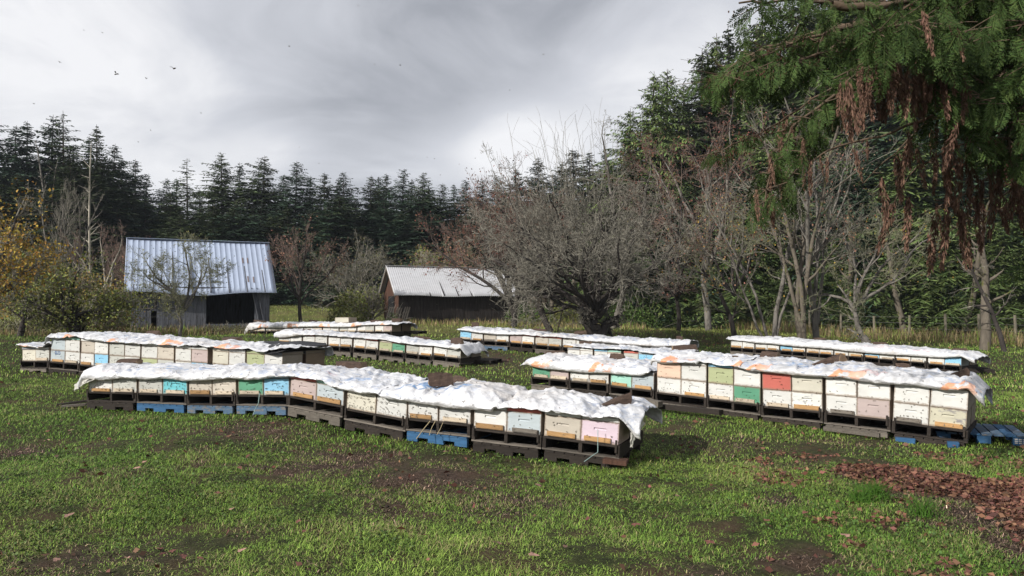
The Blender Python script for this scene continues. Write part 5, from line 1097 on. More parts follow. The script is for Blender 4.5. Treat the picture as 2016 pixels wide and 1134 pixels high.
spread_bush(60, 42, 4.6, 3, 66, 'yellow-leaved thicket tree at the back of the orchard', 'twig', (4200, .13, 'leaf_yellow', 0))
# ---------------------------------------------------------------- conifers
def conifer_mesh(kind, seed):
    rng = np.random.default_rng(seed); H = 1.0
    Rm = {'fir': .30, 'slim': .19, 'broad': .37, 'sparse': .26, 'cedar': .27}[kind]; nw = {'fir': 62, 'slim': 64, 'broad': 62, 'sparse': 34, 'cedar': 64}[kind]
    segs = [(0, 0, -.02, 0, 0, .5, .012, .007), (0, 0, .5, 0, 0, .95, .007, .0016), (0, 0, .95, rng.normal() * .002, 0, 1.0, .0016, .0006)]
    Q = []
    lx, ly = rng.uniform(-1, 1, 2)
    for k in range(nw):
        zw = .05 + .925 * (k / (nw - 1)) ** .95
        env0 = (1 - zw) ** (.74 if kind != 'cedar' else .64) * (.70 + .30 * min(1, (zw + .05) / .3))
        nb = int(rng.integers(6, 9)) if kind != 'sparse' else int(rng.integers(4, 7)); a0 = rng.uniform(0, 6.28)
        lump = 1 + .14 * math.sin(zw * 31 + seed) + .12 * math.sin(zw * 73 + seed * 2)
        for b in range(nb):
            z = min(max(zw + rng.normal() * .009, .03), .985); a = a0 + b * 6.283 / nb + rng.normal() * .3
            L = Rm * env0 * rng.uniform(.55, 1.2) * lump * (1 + .18 * math.cos(a - lx * 3)) ; L = max(L, .008)
            if rng.random() < (.07 if kind != 'sparse' else .15): L *= .5
            up = {'fir': .12, 'slim': -.05, 'broad': .08, 'sparse': -.05, 'cedar': .25}[kind] + (z - .45) * .75; dr = (.85 if kind == 'cedar' else .42) * (1.2 - .9 * z)
            n = max(4, int(L / (.0085 if kind != 'cedar' else .0070))); tt = (np.arange(n) + rng.uniform(0, 1, n)) / n; ca, sa = math.cos(a), math.sin(a)
            bz = z + L * (up * tt - dr * tt ** 2); bx = ca * L * tt; by = sa * L * tt
            segs.append((0, 0, z, bx[-1] * .95, by[-1] * .95, bz[-1], .0020 * (1.2 - z), .0005))
            w = (L * .34 * (1.05 - .75 * tt) + .005) * rng.uniform(.6, 1.3, n)
            for sd in (-1, 1, 0):
                if sd == 0:
                    m = rng.uniform(0, 1, n) < .45; ang = a + rng.normal(0, .5, n)
                else: m = rng.uniform(0, 1, n) < .9; ang = a + sd * rng.uniform(.65, 1.15, n)
                ww = w * (1 if sd else .6)
                tx = bx + np.cos(ang) * ww; ty = by + np.sin(ang) * ww; tz = bz - ww * rng.uniform(.05, .55 if kind != 'cedar' else 1.0, n) + rng.normal(0, .0015, n)
                P0 = np.stack([bx, by, bz], 1)[m]; P1 = np.stack([tx, ty, tz], 1)[m]
                if not len(P0): continue
                D = P1 - P0; E = np.cross(D, np.array([0, 0, 1.])) ; E += rng.normal(size=E.shape) * np.linalg.norm(E, axis=1)[:, None] * .35; E /= np.maximum(np.linalg.norm(E, axis=1), 1e-9)[:, None]
                hw = (.0048 if kind != 'cedar' else .0036) * rng.uniform(.7, 1.4, (len(P0), 1)) * (.55 + .45 * (1 - z) ** .5)
                Mi_ = P0 * .4 + P1 * .6; Q.append(np.stack([P0, Mi_ + E * hw, P1, Mi_ - E * hw], 1).reshape(-1, 3))
    V = np.concatenate(Q); Fc = np.arange(len(V)).reshape(-1, 4); Vt, Ft = tubes(segs, 5)
    return V, Fc, Vt, Ft
CM = {}
for kind, seeds in (('fir', (1, 2, 3)), ('slim', (4, 5)), ('broad', (6, 7)), ('sparse', (8, 9)), ('cedar', (10, 11, 12))):
    for s in seeds:
        V, Fc, Vt, Ft = conifer_mesh(kind, s)
        for mk in (('fir_a', 'fir_b') if kind != 'cedar' else ('fir_c', 'fir_a')):
            CM.setdefault((kind, mk), []).append((npmesh('crown', V, Fc, M[mk]), npmesh('trunk', Vt, Ft, M['bark_fir'], True)))
crr = random.Random(99); NCON = 0
def conifer(px, top, d, kind, mk, label, group=None, fat=1.0, trunk_clear=0.0):
    global NCON
    x, y, z = TB(px, d, -.1); H = (zat(top, d) - z)
    t = empty('fir_tree' if kind != 'cedar' else 'cedar_tree', (x, y, z), crr.uniform(0, 6.28)); tag(t, label, 'tree', group)
    c, k = crr.choice(CM[(kind, mk)]); o = link('crown', c, t); o.scale = (H * fat * 1.28, H * fat * 1.28, H); o2 = link('trunk', k, t); o2.scale = (H * 1.3, H * 1.3, H); t.rotation_euler = (crr.gauss(0, .022), crr.gauss(0, .022), t.rotation_euler.z)
    NCON += 1; return t
SKY = [  # px, top, depth, kind, material, fat
 (-40, 200, 66, 'fir', 'fir_a', 1.0), (18, 245, 70, 'fir', 'fir_a', 1.1), (50, 236, 74, 'slim', 'fir_a', 1.3), (88, 226, 72, 'broad', 'fir_a', .9), (127, 220, 70, 'sparse', 'fir_b', 1.1), (150, 288, 70, 'fir', 'fir_a', 1), (168, 268, 78, 'slim', 'fir_a', 1), (191, 244, 75, 'slim', 'fir_b', 1.0),
 (208, 280, 72, 'fir', 'fir_a', 1), (238, 308, 74, 'fir', 'fir_a', 1), (267, 312, 78, 'fir', 'fir_a', 1.0), (293, 344, 78, 'slim', 'fir_a', 1.2), (320, 350, 80, 'fir', 'fir_a', 1), (345, 350, 84, 'slim', 'fir_a', 1.3), (370, 312, 70, 'sparse', 'fir_b', 1.2), (395, 372, 84, 'fir', 'fir_a', 1),
 (441, 300, 74, 'broad', 'fir_b', .85), (475, 318, 80, 'slim', 'fir_a', 1.2), (513, 305, 74, 'broad', 'fir_b', .95), (545, 340, 80, 'fir', 'fir_a', 1), (577, 316, 72, 'fir', 'fir_a', 1.2), (607, 345, 80, 'slim', 'fir_a', 1.2), (636, 338, 76, 'fir', 'fir_b', 1.1), (660, 352, 82, 'slim', 'fir_a', 1.2),
 (683, 337, 74, 'fir', 'fir_a', 1.1), (722, 343, 76, 'fir', 'fir_b', 1.15), (744, 346, 82, 'slim', 'fir_a', 1.2), (759, 340, 80, 'fir', 'fir_a', 1), (786, 332, 76, 'fir', 'fir_a', 1), (808, 352, 84, 'slim', 'fir_a', 1.2), (824, 337, 74, 'fir', 'fir_b', 1), (846, 360, 80, 'fir', 'fir_a', 1), (877, 362, 76, 'fir', 'fir_b', 1.1),
 (899, 362, 82, 'slim', 'fir_a', 1.3), (918, 354, 78, 'fir', 'fir_a', 1.1), (950, 352, 80, 'fir', 'fir_b', 1.1), (985, 345, 84, 'fir', 'fir_a', 1.1), (1020, 330, 80, 'fir', 'fir_a', 1), (1057, 308, 72, 'fir', 'fir_a', 1.1), (1095, 315, 72, 'broad', 'fir_b', .8), (1137, 292, 66, 'fir', 'fir_a', 1.2), (1165, 300, 64, 'slim', 'fir_b', 1.4), (1200, 300, 66, 'fir', 'fir_a', 1.1)]
for k, (px, top, d, kind, mk, fat) in enumerate(SKY):
    look = {'fir': 'pointed dark fir', 'slim': 'narrow dark fir', 'broad': 'broad heavy fir', 'sparse': 'thin see-through fir'}[kind]
    if k < 20: lab = f"{look}, {ORD[k]} treetop from the left edge of the skyline"
    elif k < 26: lab = f"{look} on the skyline above the bare young maple, {ORD[k - 20]} of six from left"
    elif k < 34: lab = f"{look} on the skyline above the shed, {ORD[k - 26]} of eight from left"
    else: lab = f"{look} on the skyline behind the big apple tree, {ORD[k - 34]} of nine from left"
    conifer(px, top, d, kind, mk, lab, 'firs along the skyline', fat)
RT = [(1238, 215, 56, 'cedar', 'fir_c', .9), (1275, 142, 54, 'cedar', 'fir_c', .75), (1316, 136, 56, 'cedar', 'fir_c', .8), (1345, 165, 62, 'cedar', 'fir_c', .8), (1382, 92, 56, 'fir', 'fir_b', .8), (1418, 62, 58, 'cedar', 'fir_c', .7), (1440, 48, 60, 'slim', 'fir_b', 1.0), (1475, 40, 56, 'cedar', 'fir_c', .9), (1515, 20, 58, 'cedar', 'fir_c', .9),
      (1560, -10, 54, 'cedar', 'fir_c', .9), (1605, -30, 56, 'cedar', 'fir_c', .8), (1650, -60, 54, 'fir', 'fir_b', .9), (1700, -80, 54, 'cedar', 'fir_c', .9), (1755, -100, 52, 'fir', 'fir_a', .9), (1810, -120, 52, 'cedar', 'fir_c', .8), (1870, -160, 50, 'fir', 'fir_a', .9), (1930, -180, 48, 'cedar', 'fir_a', .8), (1995, -220, 46, 'fir', 'fir_a', .9), (2060, -240, 46, 'fir', 'fir_a', .9)]
for k, (px, top, d, kind, mk, fat) in enumerate(RT):
    lab = f"tall {'light green cedar' if mk == 'fir_c' else ('dark cedar' if kind == 'cedar' else 'dark fir')}, {ORD[k]} from the left in the high wood at the right"
    conifer(px, top, d, kind, mk, lab, 'tall conifers in the right-hand wood', fat)
# second ranks, nothing in the photo tells them apart
for k in range(46):
    px = -80 + k * 31 + crr.uniform(-10, 10)
    if px < 1230: conifer(px, 398 + crr.uniform(-25, 30) - (70 if px < 200 else 0), 64 + crr.uniform(-3, 3), crr.choice(['fir', 'broad', 'fir']), crr.choice(['fir_a', 'fir_a', 'fir_b']), 'dark lower fir filling the wood below the skyline trees', 'lower firs filling the back wood', 1.5)
for k in range(24):
    px = 1230 + k * 37 + crr.uniform(-12, 12)
    conifer(px, crr.uniform(290, 400) - (k > 8) * 60, crr.uniform(46, 50) - k * .25, ('cedar', 'fir', 'cedar')[k % 3], ('fir_c', 'fir_b', 'fir_a')[k % 3], 'dark lower conifer filling the right-hand wood', 'lower conifers filling the right wood', 1.3)
for k in range(34):
    px = 1215 + k * 27 + crr.uniform(-14, 14)
    conifer(px, crr.uniform(430, 530), crr.uniform(47.5, 51) - k * .34, 'cedar', 'fir_c', 'low bushy young cedar behind the wire fence', 'young cedars behind the fence', 1.35)
# bare understorey stems behind the fence
for k in range(15):
    px = 1015 + k * 26 + crr.uniform(-8, 8) if k < 9 else 1340 + (k - 9) * 110 + crr.uniform(-20, 20); d = 47 + crr.uniform(0, 4) - (k > 8) * (k - 8) * 1.6; x, y, z = TB(px, d)
    t = empty('wood_edge_tree', (x, y, z), crr.uniform(0, 6)); tag(t, 'bare brown trunk standing just inside the edge of the right-hand wood', 'tree', 'trunks at the edge of the wood')
    if 'wet' not in CM:
        th, tn, tips = grow_tree(5, [trk(0, 0, 0, .04, 6.5, .17)], 3, kids=(9, 5, 4), lenf=.32, spread=.9); V, Fc = tubes(th, 7); V2, F2 = tubes(tn, 3); CM['wet'] = (npmesh('trunk', V, Fc, M['bark_moss'], True), npmesh('twigs', V2, F2, M['twig']))
    link('trunk', CM['wet'][0], t)
bare_tree('mossy_trunk_tree', 91, TB(1937, 27.5), [trk(0, 0, 1, .04, 4.4, .19)], 3, 'thick yellow-mossed trunk by the fence near the right edge', 'bark_moss', 'twig', kids=(8, 3, 2), lenf=.2, spread=1.1)
bare_tree('thin_stem_tree', 92, TB(1976, 26.5), [trk(0, 0, 3, .04, 3.2, .09)], 3, 'slim brown stem right of the yellow-mossed trunk', 'bark_dark', 'twig', kids=(7, 5, 4), lenf=.3, spread=1.0)
# ---------------------------------------------------------------- bushes
def bush(px, d, w, h, n, size, mm, label, seed, dep=1.2, stems=26, stemm='twig', name='bush', catg='bush'):
    x, y, z = TB(px, d); rng = np.random.default_rng(seed); t = empty(name, (x, y, z)); tag(t, label, catg)
    u = rng.normal(size=(n, 3)); u /= np.linalg.norm(u, axis=1)[:, None]; rad = rng.uniform(.25, 1, n) ** .5
    Cc = u * rad[:, None] * np.array([w / 2, dep / 2, h * .55]); Cc[:, 2] = np.abs(Cc[:, 2]) ; lump = .65 + .7 * fbm(Cc[:, 0] * 1.1 + seed, Cc[:, 1] * 1.1, 3, seed); Cc[:, 2] *= lump * 1.5
    V, Fc = leafquads(Cc, size, rng, .6); link('leaves', npmesh('leaves', V, Fc, M[mm]), t)
    sg = []; q = random.Random(seed)
    for k in range(stems):
        p = Vector((q.uniform(-w / 2, w / 2) * .9, q.uniform(-dep / 2, dep / 2) * .8, -.05)); dr = Vector((q.gauss(0, .5), q.gauss(0, .5), 1)).normalized(); hh = h * q.uniform(.6, 1.35) / 5
        for i in range(6):
            dr = (dr + Vector((q.gauss(0, .12), q.gauss(0, .12), -.12))).normalized(); p2 = p + dr * hh; sg.append((*p, *p2, .009, .006)); p = p2
    V, Fc = tubes(sg, 3); link('twigs', npmesh('twigs', V, Fc, M[stemm]), t); return t
bush(196, 31.5, 2.5, 1.25, 3800, .07, 'bramble_red', 'red-brown bramble thicket left of the barn', 1, 2)
bush(105, 29, 3.6, .9, 2600, .07, 'bramble', 'straggling bramble under the orchard trees at the left', 2, 2, stemm='twig_pale')
bush(20, 30, 3.0, .8, 1600, .07, 'bramble', 'brown bramble by the left edge of the picture', 12, 2, stemm='twig_pale')
bush(455, 33.5, 3.6, .62, 3000, .06, 'bramble', 'bramble heap growing across the barn opening', 3, 1.6, stems=60)
bush(555, 35.5, 2.6, .55, 1500, .06, 'bramble_red', 'low bramble right of the barn wall', 4, 1.4, stems=40)
bush(688, 42, 2.6, 2.6, 3000, .11, 'leaf_green', 'yellow-green leafed shrub left of the shed', 5, 2)
bush(773, 40.2, .8, .9, 350, .08, 'shrub', 'small fern-green shrub at the shed gable', 6, .6)
bush(1040, 40.5, 2.8, 1.5, 2200, .1, 'shrub', 'green bush seen under the leaning tree', 7, 2)
bush(1130, 44, 3.5, 1.8, 3000, .11, 'leaf_green', 'yellow-green bush behind the big apple tree trunk', 8, 2)
bush(1225, 40, 4.2, 1.7, 3600, .1, 'shrub', 'bright green bush right of the big apple tree trunk', 9, 2)
bush(1310, 45, 4.2, 1.9, 3600, .11, 'shrub', 'dark green bush in front of the wood, left of the fence', 10, 2)
bush(1860, 43, 4.4, 3.4, 5000, .12, 'shrub', 'tall dark green shrub behind the fence near the mossy trunk', 14, 2.4)
bush(1985, 39, 3.6, 3.6, 5200, .11, 'shrub', 'leafy green shrub at the right edge behind the fence', 15, 2.4)
# ================================================================== FOREGROUND CEDAR
def frond_template(seed, L=1.0):
    rng = np.random.default_rng(seed); S = []   # flat-ish spray hanging along -Z, plane XZ
    n = 15
    for k in range(n):
        t = (k + .5) / n; z = -t * L; w = L * .42 * math.sin(min(1, t * 1.9 + .18) * math.pi * .5) * (1 - t) ** .55 + .015
        for s in (-1, 1):
            a = rng.uniform(.75, 1.05); x1 = s * w * math.sin(a); z1 = z - w * math.cos(a) * 1.1; y1 = rng.normal() * .03 * L - abs(w) * .12
            S.append((0, 0, z, x1, y1, z1, .016))
            for j in range(3):
                q = .3 + .25 * j; bx, by, bz = x1 * q, y1 * q, z + (z1 - z) * q; wl = w * .38 * (1.1 - q)
                for s2 in (-1, 1):
                    aa = a + s2 * .7; S.append((bx, by, bz, bx + s * wl * math.sin(aa), by + rng.normal() * .01, bz - wl * math.cos(aa), .011))
    S.append((0, 0, 0, 0, 0, -L, .012)); S = np.array(S); P0 = S[:, :3]; P1 = S[:, 3:6]; wd = S[:, 6:7]
    D = P1 - P0; E = np.stack([-D[:, 2], np.zeros(len(D)), D[:, 0]], 1); E /= np.maximum(np.linalg.norm(E, axis=1), 1e-6)[:, None]
    M_ = P0 * .45 + P1 * .55
    V = np.stack([P0, M_ + E * wd, P1, M_ - E * wd], 1).reshape(-1, 3); return V
FT = [frond_template(s) for s in range(5)]
def clump_template(seed, L=1.0):
    """a limp bunch of dead scale leaves hanging down"""
    rng = np.random.default_rng(seed); n = 170; z = -rng.uniform(.12, 1, n) * L; r = .065 * np.sin(np.clip(-z / L, 0, 1) * math.pi) ** .6 + .01
    a = rng.uniform(0, 6.28, n); C = np.stack([np.cos(a) * r * rng.uniform(.2, 1, n), np.sin(a) * r * rng.uniform(.2, 1, n), z], 1)
    D = np.stack([np.cos(a) * .3, np.sin(a) * .3, -np.ones(n)], 1) + rng.normal(size=(n, 3)) * .2; D /= np.linalg.norm(D, axis=1)[:, None]; E = np.cross(D, rng.normal(size=(n, 3))); E /= np.linalg.norm(E, axis=1)[:, None]
    s = rng.uniform(.06, .17, (n, 1)); return np.stack([C - D * s * .5, C + E * s * .10, C + D * s * .5, C - E * s * .10], 1).reshape(-1, 3)
CT = [clump_template(s) for s in range(4)]
trunk_p = Vector((6.9, 7.6, 0)); trunk_p.z = GZ(6.9, 7.6)
ced = empty('cedar_tree', trunk_p); tag(ced, 'near red cedar whose drooping green and dead brown boughs fill the upper right', 'tree')
rng = np.random.default_rng(77); prr = random.Random(77)
GV = []; BV = []; LS_ = []; CV = []
def L2(p): return Vector(p) - trunk_p
def put(tpl, base, ln, yaw, tilt, rollx, out):
    V = tpl[rng.integers(len(tpl))] * ln
    m = Matrix.Rotation(yaw, 3, 'Z') @ Matrix.Rotation(tilt, 3, 'X') @ Matrix.Rotation(rollx, 3, 'Y')
    out.append(V @ np.array(m).T + np.array(base))
def bough(pts, r0, r1, nfr, ln, spreadd=.12, dead=0.0, twig=True, cones=0, start=.0, down=1.0):
    """pts: list of (px,py,depth)"""
    Pp = [L2(at(*p)) for p in pts]; cum = [0]
    for a, c in zip(Pp[:-1], Pp[1:]): cum.append(cum[-1] + (c - a).length)
    tot = cum[-1]; seg_n = max(6, int(tot / .12)); P3 = []
    for k in range(seg_n + 1):
        s = tot * k / seg_n; P3.append(Vector([float(np.interp(s, cum, [q[i] for q in Pp])) for i in range(3)]) + Vector((prr.gauss(0, .008), prr.gauss(0, .008), prr.gauss(0, .008))))
    for k in range(seg_n): LS_.append((*P3[k], *P3[k + 1], r0 + (r1 - r0) * k / seg_n, r0 + (r1 - r0) * (k + 1) / seg_n))
    for k in range(nfr):
        t = prr.uniform(start, 1); q = P3[min(int(t * seg_n), seg_n)]; l = ln * prr.uniform(.55, 1.25)
        base = q + Vector((prr.gauss(0, spreadd), prr.gauss(0, spreadd), prr.gauss(0, spreadd * .5) - .01))
        if (base - q).length > .06: LS_.append((*q, *base, .005, .003))
        isd = prr.random() < dead
        if isd: put(CT, base, l * 1.15, prr.uniform(0, 6.28), prr.gauss(0, .12), prr.gauss(0, .12), BV)
        else: put(FT, base, l, prr.uniform(-.9, .9) + (math.pi if prr.random() < .5 else 0), prr.gauss(.15, .35) * down, prr.gauss(0, .45), GV)
    for k in range(cones):
        q = P3[prr.randint(seg_n // 3, seg_n)] + Vector((prr.gauss(0, .05), prr.gauss(0, .05), prr.gauss(-.05, .04)))
        for i in range(4):
            c = q + Vector((prr.gauss(0, .018), prr.gauss(0, .018), prr.gauss(0, .018))); CV.append((*c, *(c + Vector((0, 0, -.016))), .007, .004))
# main limbs, from the trunk side (right, off picture) to the left
bough([(2300, -260, 7.2), (2016, -30, 6.6), (1760, 10, 6.4), (1560, 0, 6.3), (1450, 8, 6.3)], .05, .008, 120, .26, .13, cones=30, start=.25)
bough([(2250, -60, 7.2), (2016, 20, 6.9), (1720, 38, 6.8), (1540, 92, 6.7), (1400, 160, 6.7)], .04, .006, 130, .25, .10, dead=.05, cones=55, start=.35)
bough([(1720, 60, 6.9), (1600, 110, 6.6), (1500, 140, 6.5), (1400, 150, 6.5)], .02, .006, 110, .26, .10, cones=60)
bough([(1700, 40, 7.0), (1580, 70, 7.2), (1470, 110, 7.3), (1380, 180, 7.3)], .02, .006, 90, .25, .10)
bough([(1760, 70, 6.6), (1640, 190, 6.4), (1560, 250, 6.3), (1515, 340, 6.2), (1500, 430, 6.2)], .018, .006, 165, .22, .07, dead=.14, cones=12)
bough([(1720, 110, 6.8), (1600, 260, 6.6), (1545, 350, 6.6), (1530, 420, 6.6)], .014, .005, 100, .20, .07, dead=.15)
bough([(1640, 170, 7.2), (1500, 260, 7.2), (1410, 300, 7.2), (1370, 305, 7.2)], .012, .005, 26, .15, .05, cones=70, start=.6)
bough([(1900, 90, 5.9), (1800, 40, 5.7), (1700, 70, 5.6)], .03, .01, 75, .30, .14, dead=.05)
# dense dark mass at the right
for k, (x0, y0) in enumerate([(1790, -20), (1850, 20), (1910, -10), (1960, 60), (2010, 20), (1870, 90), (1940, 130), (2000, 150), (1900, 180), (1975, 215), (1850, 150), (2030, 260)]):
    bough([(2200, y0 - 260, 6.6), (x0 + 60, y0 - 20, 6.1 + .1 * (k % 4)), (x0 - 10, y0 + 40, 6.0 + .1 * (k % 4))], .02, .005, 62, .34, .16, dead=.03, cones=14, start=.5)
bough([(2100, 60, 6.4), (1880, 200, 6.2), (1870, 300, 6.2)], .02, .006, 50, .27, .09, cones=60)
bough([(2100, 180, 6.3), (1990, 250, 6.2), (1990, 330, 6.2)], .02, .006, 46, .25, .09, cones=30)
# dead brown bunches
bough([(1860, 120, 6.0), (1760, 122, 5.9), (1670, 140, 5.9), (1640, 155, 5.9)], .012, .004, 50, .34, .09, dead=1)
bough([(1840, 225, 6.3), (1760, 262, 6.3), (1680, 282, 6.3), (1640, 292, 6.3), (1560, 340, 6.3), (1520, 400, 6.3)], .014, .004, 6, .22, .03, dead=1, start=.1)
bough([(1990, 200, 6.5), (1830, 235, 6.5), (1740, 320, 6.5), (1700, 360, 6.5)], .014, .004, 15, .34, .06, dead=1, start=.35)
bough([(2016, 240, 6.7), (1880, 290, 6.7), (1800, 330, 6.7), (1760, 400, 6.7)], .014, .004, 17, .40, .07, dead=1, start=.2)
bough([(2060, 300, 6.9), (1965, 335, 6.9), (1900, 385, 6.9), (1790, 432, 6.9)], .012, .004, 18, .42, .07, dead=1, start=.2)
bough([(2060, 330, 7.1), (1980, 380, 7.1), (1930, 440, 7.1), (1880, 470, 7.1)], .010, .004, 9, .40, .08, dead=.9, start=.1)
bough([(1640, 10, 6.2), (1720, 18, 6.2), (1800, 0, 6.3)], .035, .022, 0, .2)
bough([(2016, 400, 7.4), (1930, 420, 7.4), (1850, 470, 7.4), (1812, 490, 7.4)], .008, .003, 4, .15, .04, dead=1)
# trunk off the right edge
LS_.append((0, 0, -.1, .1, .1, 5, .42, .33)); LS_.append((.1, .1, 5, .2, .2, 13, .33, .12))
for k in range(26):
    z = prr.uniform(2.6, 12); a = prr.uniform(-1.6, 2.6); L_ = prr.uniform(1.2, 2.4); e = Vector((math.cos(a) * L_, math.sin(a) * L_, z - .5)); LS_.append((.1, .1, z, *e, .05, .012))
    for j in range(22): q = Vector((.1, .1, z)).lerp(e, prr.uniform(.3, 1)); put(FT, q + Vector((prr.gauss(0, .15), prr.gauss(0, .15), 0)), .4, prr.uniform(0, 6.28), prr.gauss(.1, .3), prr.gauss(0, .4), GV)
V, Fc = tubes(LS_, 6); link('trunk', npmesh('trunk', V, Fc, M['bark_bough'], True), ced)
V = np.concatenate(GV); link('green_foliage', npmesh('green_foliage', V, np.arange(len(V)).reshape(-1, 4), M['cedar']), ced)
V = np.concatenate(BV); link('dead_foliage', npmesh('dead_foliage', V, np.arange(len(V)).reshape(-1, 4), M['cedar_dead']), ced)
V, Fc = tubes(CV, 6); link('cones', npmesh('cones', V, Fc, M['cone']), ced)
# ================================================================== GRASS
def in_view(x, y, m=1.06): return (np.abs(x) < y * .672 * m + .6)
def debris_f(x, y, rng): return np.ones(len(x), bool)
def blades(n, y0, y1, h, w, seed, dens_pow=1.0, lean=.7, tall=False, field=None):
    rng = np.random.default_rng(seed); y = rng.uniform(y0, y1, n * 2); x = rng.uniform(-1, 1, n * 2) * (y1 * .72 + .8)
    k = in_view(x, y); x, y = x[k][:n], y[k][:n]
    if field is not None: k = field(x, y, rng); x, y = x[k], y[k]
    m = mud_np(x, y); cl = fbm(x * 2.3, y * 2.3, 3, 31); c2 = fbm(x * .5, y * .5, 3, 37); lp = leafpile_np(x, y)
    keep = (rng.uniform(0, 1, len(x)) > (m * 1.0 + lp * .96)) if field is not debris_f else (rng.uniform(0, 1, len(x)) < m - .12); x, y, cl, c2, m = x[keep], y[keep], cl[keep], c2[keep], m[keep]; n = len(x)
    z = G_np(x, y) - .02; hh = h * rng.uniform(.35, 1.3, n) * (.35 + 1.2 * cl) * (1 - .45 * m); a = rng.uniform(0, 6.28, n); ln = rng.uniform(.15, 1.0, n) * lean * 1.4
    wx = np.cos(a) * ln * hh; wy = np.sin(a) * ln * hh; ww = w * rng.uniform(.6, 1.3, n); sx = -np.sin(a) * ww / 2; sy = np.cos(a) * ww / 2
    P0 = np.stack([x - sx, y - sy, z], 1); P1 = np.stack([x + sx, y + sy, z], 1)
    mz = z + hh * .62; P2 = np.stack([x + wx * .42 + sx * .75, y + wy * .42 + sy * .75, mz], 1); P3 = np.stack([x + wx * .42 - sx * .75, y + wy * .42 - sy * .75, mz], 1)
    T = np.stack([x + wx, y + wy, z + hh * (1 - .35 * ln)], 1)
    V = np.stack([P0, P1, P2, P3, T], 1).reshape(-1, 3); b = (np.arange(n) * 5)[:, None]
    Fq = np.concatenate([b + np.array([[0, 1, 2, 3]]), b + np.array([[3, 2, 4, 4]])], 1).reshape(-1, 4)
    return V, b, n, x, y, cl, c2, m, rng
GR = []; GCOL = []
def grass_part(*a, pal='lawn', **k):
    V, b, n, x, y, cl, c2, m, rng = blades(*a, **k)
    g1 = np.array([.105, .222, .030]); g2 = np.array([.26, .365, .068]); g3 = np.array([.45, .39, .18]); g4 = np.array([.30, .225, .115])
    if pal == 'lawn':
        t = np.clip(rng.normal(.42, .28, n) + (c2 - .5) * 1.3, 0, 1)[:, None]; c = g1 * (1 - t) + g2 * t
        c = c * np.exp(rng.normal(0, .28, (n, 1))); dry = (rng.uniform(0, 1, n) < (.05 + .32 * np.clip((cl - .5) * 3 + m, 0, 1)))[:, None]; c = np.where(dry, g3 * rng.uniform(.5, 1.1, (n, 1)), c)
        far = np.clip((y - 29) / 5, 0, 1)[:, None]; c = c * (1 - far * .6) + np.array([.30, .29, .09]) * far * .6
    else:
        t = rng.uniform(0, 1, (n, 1)); c = g4 * (.5 + .8 * t); grn = rng.uniform(0, 1, (n, 1)) < .25; c = np.where(grn, g2 * .8, c)
    if pal == 'debris': c = np.array([.20, .135, .10]) * np.exp(rng.normal(-.25, .55, (n, 1)))
    GR.append((V, n)); GCOL.append(np.repeat(c * rng.uniform(.75, 1.2, (n, 1)), 5, axis=0))
grass_part(230000, 4.3, 8.5, .042, .0038, 1, lean=1.7)
grass_part(170000, 8.5, 15, .048, .006, 2, lean=1.5)
grass_part(260000, 4.4, 14, .045, .0065, 12, lean=2.2, field=debris_f, pal='debris')
grass_part(90000, 15, 30, .07, .012, 3, lean=.9)
grass_part(50000, 30, 62, .13, .03, 4, lean=.8)
def build_blades(name, label, lst, cols):
    VV = []; Q = []; Tt = []; base = 0
    for V, n in lst: VV.append(V); b = base + np.arange(n) * 5; Q.append(np.stack([b, b + 1, b + 2, b + 3], 1)); Tt.append(np.stack([b + 3, b + 2, b + 4], 1)); base += len(V)
    V = np.concatenate(VV); Q = np.concatenate(Q).astype(np.int32); Tt = np.concatenate(Tt).astype(np.int32)
    me = bpy.data.meshes.new(name); me.vertices.add(len(V)); me.vertices.foreach_set('co', V.astype(np.float32).ravel())
    li = np.concatenate([Q.ravel(), Tt.ravel()]); me.loops.add(len(li)); me.loops.foreach_set('vertex_index', li)
    ls = np.concatenate([np.arange(len(Q)) * 4, len(Q) * 4 + np.arange(len(Tt)) * 3]).astype(np.int32); me.polygons.add(len(ls)); me.polygons.foreach_set('loop_start', ls); me.update(calc_edges=True)
    a = me.color_attributes.new('col', 'FLOAT_COLOR', 'POINT'); c = np.ones((len(V), 4), np.float32); c[:, :3] = np.concatenate(cols); a.data.foreach_set('color', c.ravel()); me.materials.append(M['grass_m'])
    o = link(name, me); tag(o, label, 'grass', kind='stuff')
build_blades('lawn_grass', 'short green grass covering the field, worn thin in places', GR, GCOL)
GR = []; GCOL = []
fxx = np.interp; FX = np.array([p[0] for p in fp]); FY = np.array([p[1] for p in fp])
def near_fence(x, y, rng):
    o = np.argsort(FX); fyv = np.interp(x, FX[o], FY[o]); d = np.abs(y - fyv); return (x > 3) & (d < 3.5 * (.6 + .6 * fbm(x * .5, y * .5, 2, 3))) & (y > 20)
def near_barn(x, y, rng):
    d1 = np.hypot((x + 3) / 4.5, (y - 40.3) / 1.4); d2 = np.hypot((x + 13) / 4, (y - 33.5) / 1.6); d3 = np.hypot((x + 19) / 5, (y - 29) / 2); d4 = np.hypot((x - 3) / 4, (y - 39) / 3); return (np.minimum(np.minimum(d1, d2), np.minimum(d3, d4)) < 1) & (rng.uniform(0, 1, len(x)) < .6)
grass_part(200000, 22, 55, .62, .022, 8, lean=.55, field=near_fence, pal='dry')
grass_part(160000, 26, 45, .34, .020, 9, lean=.6, field=near_barn, pal='dry')
build_blades('tall_dry_grass', 'tall tan dry grass along the fence and round the sheds', GR, GCOL)
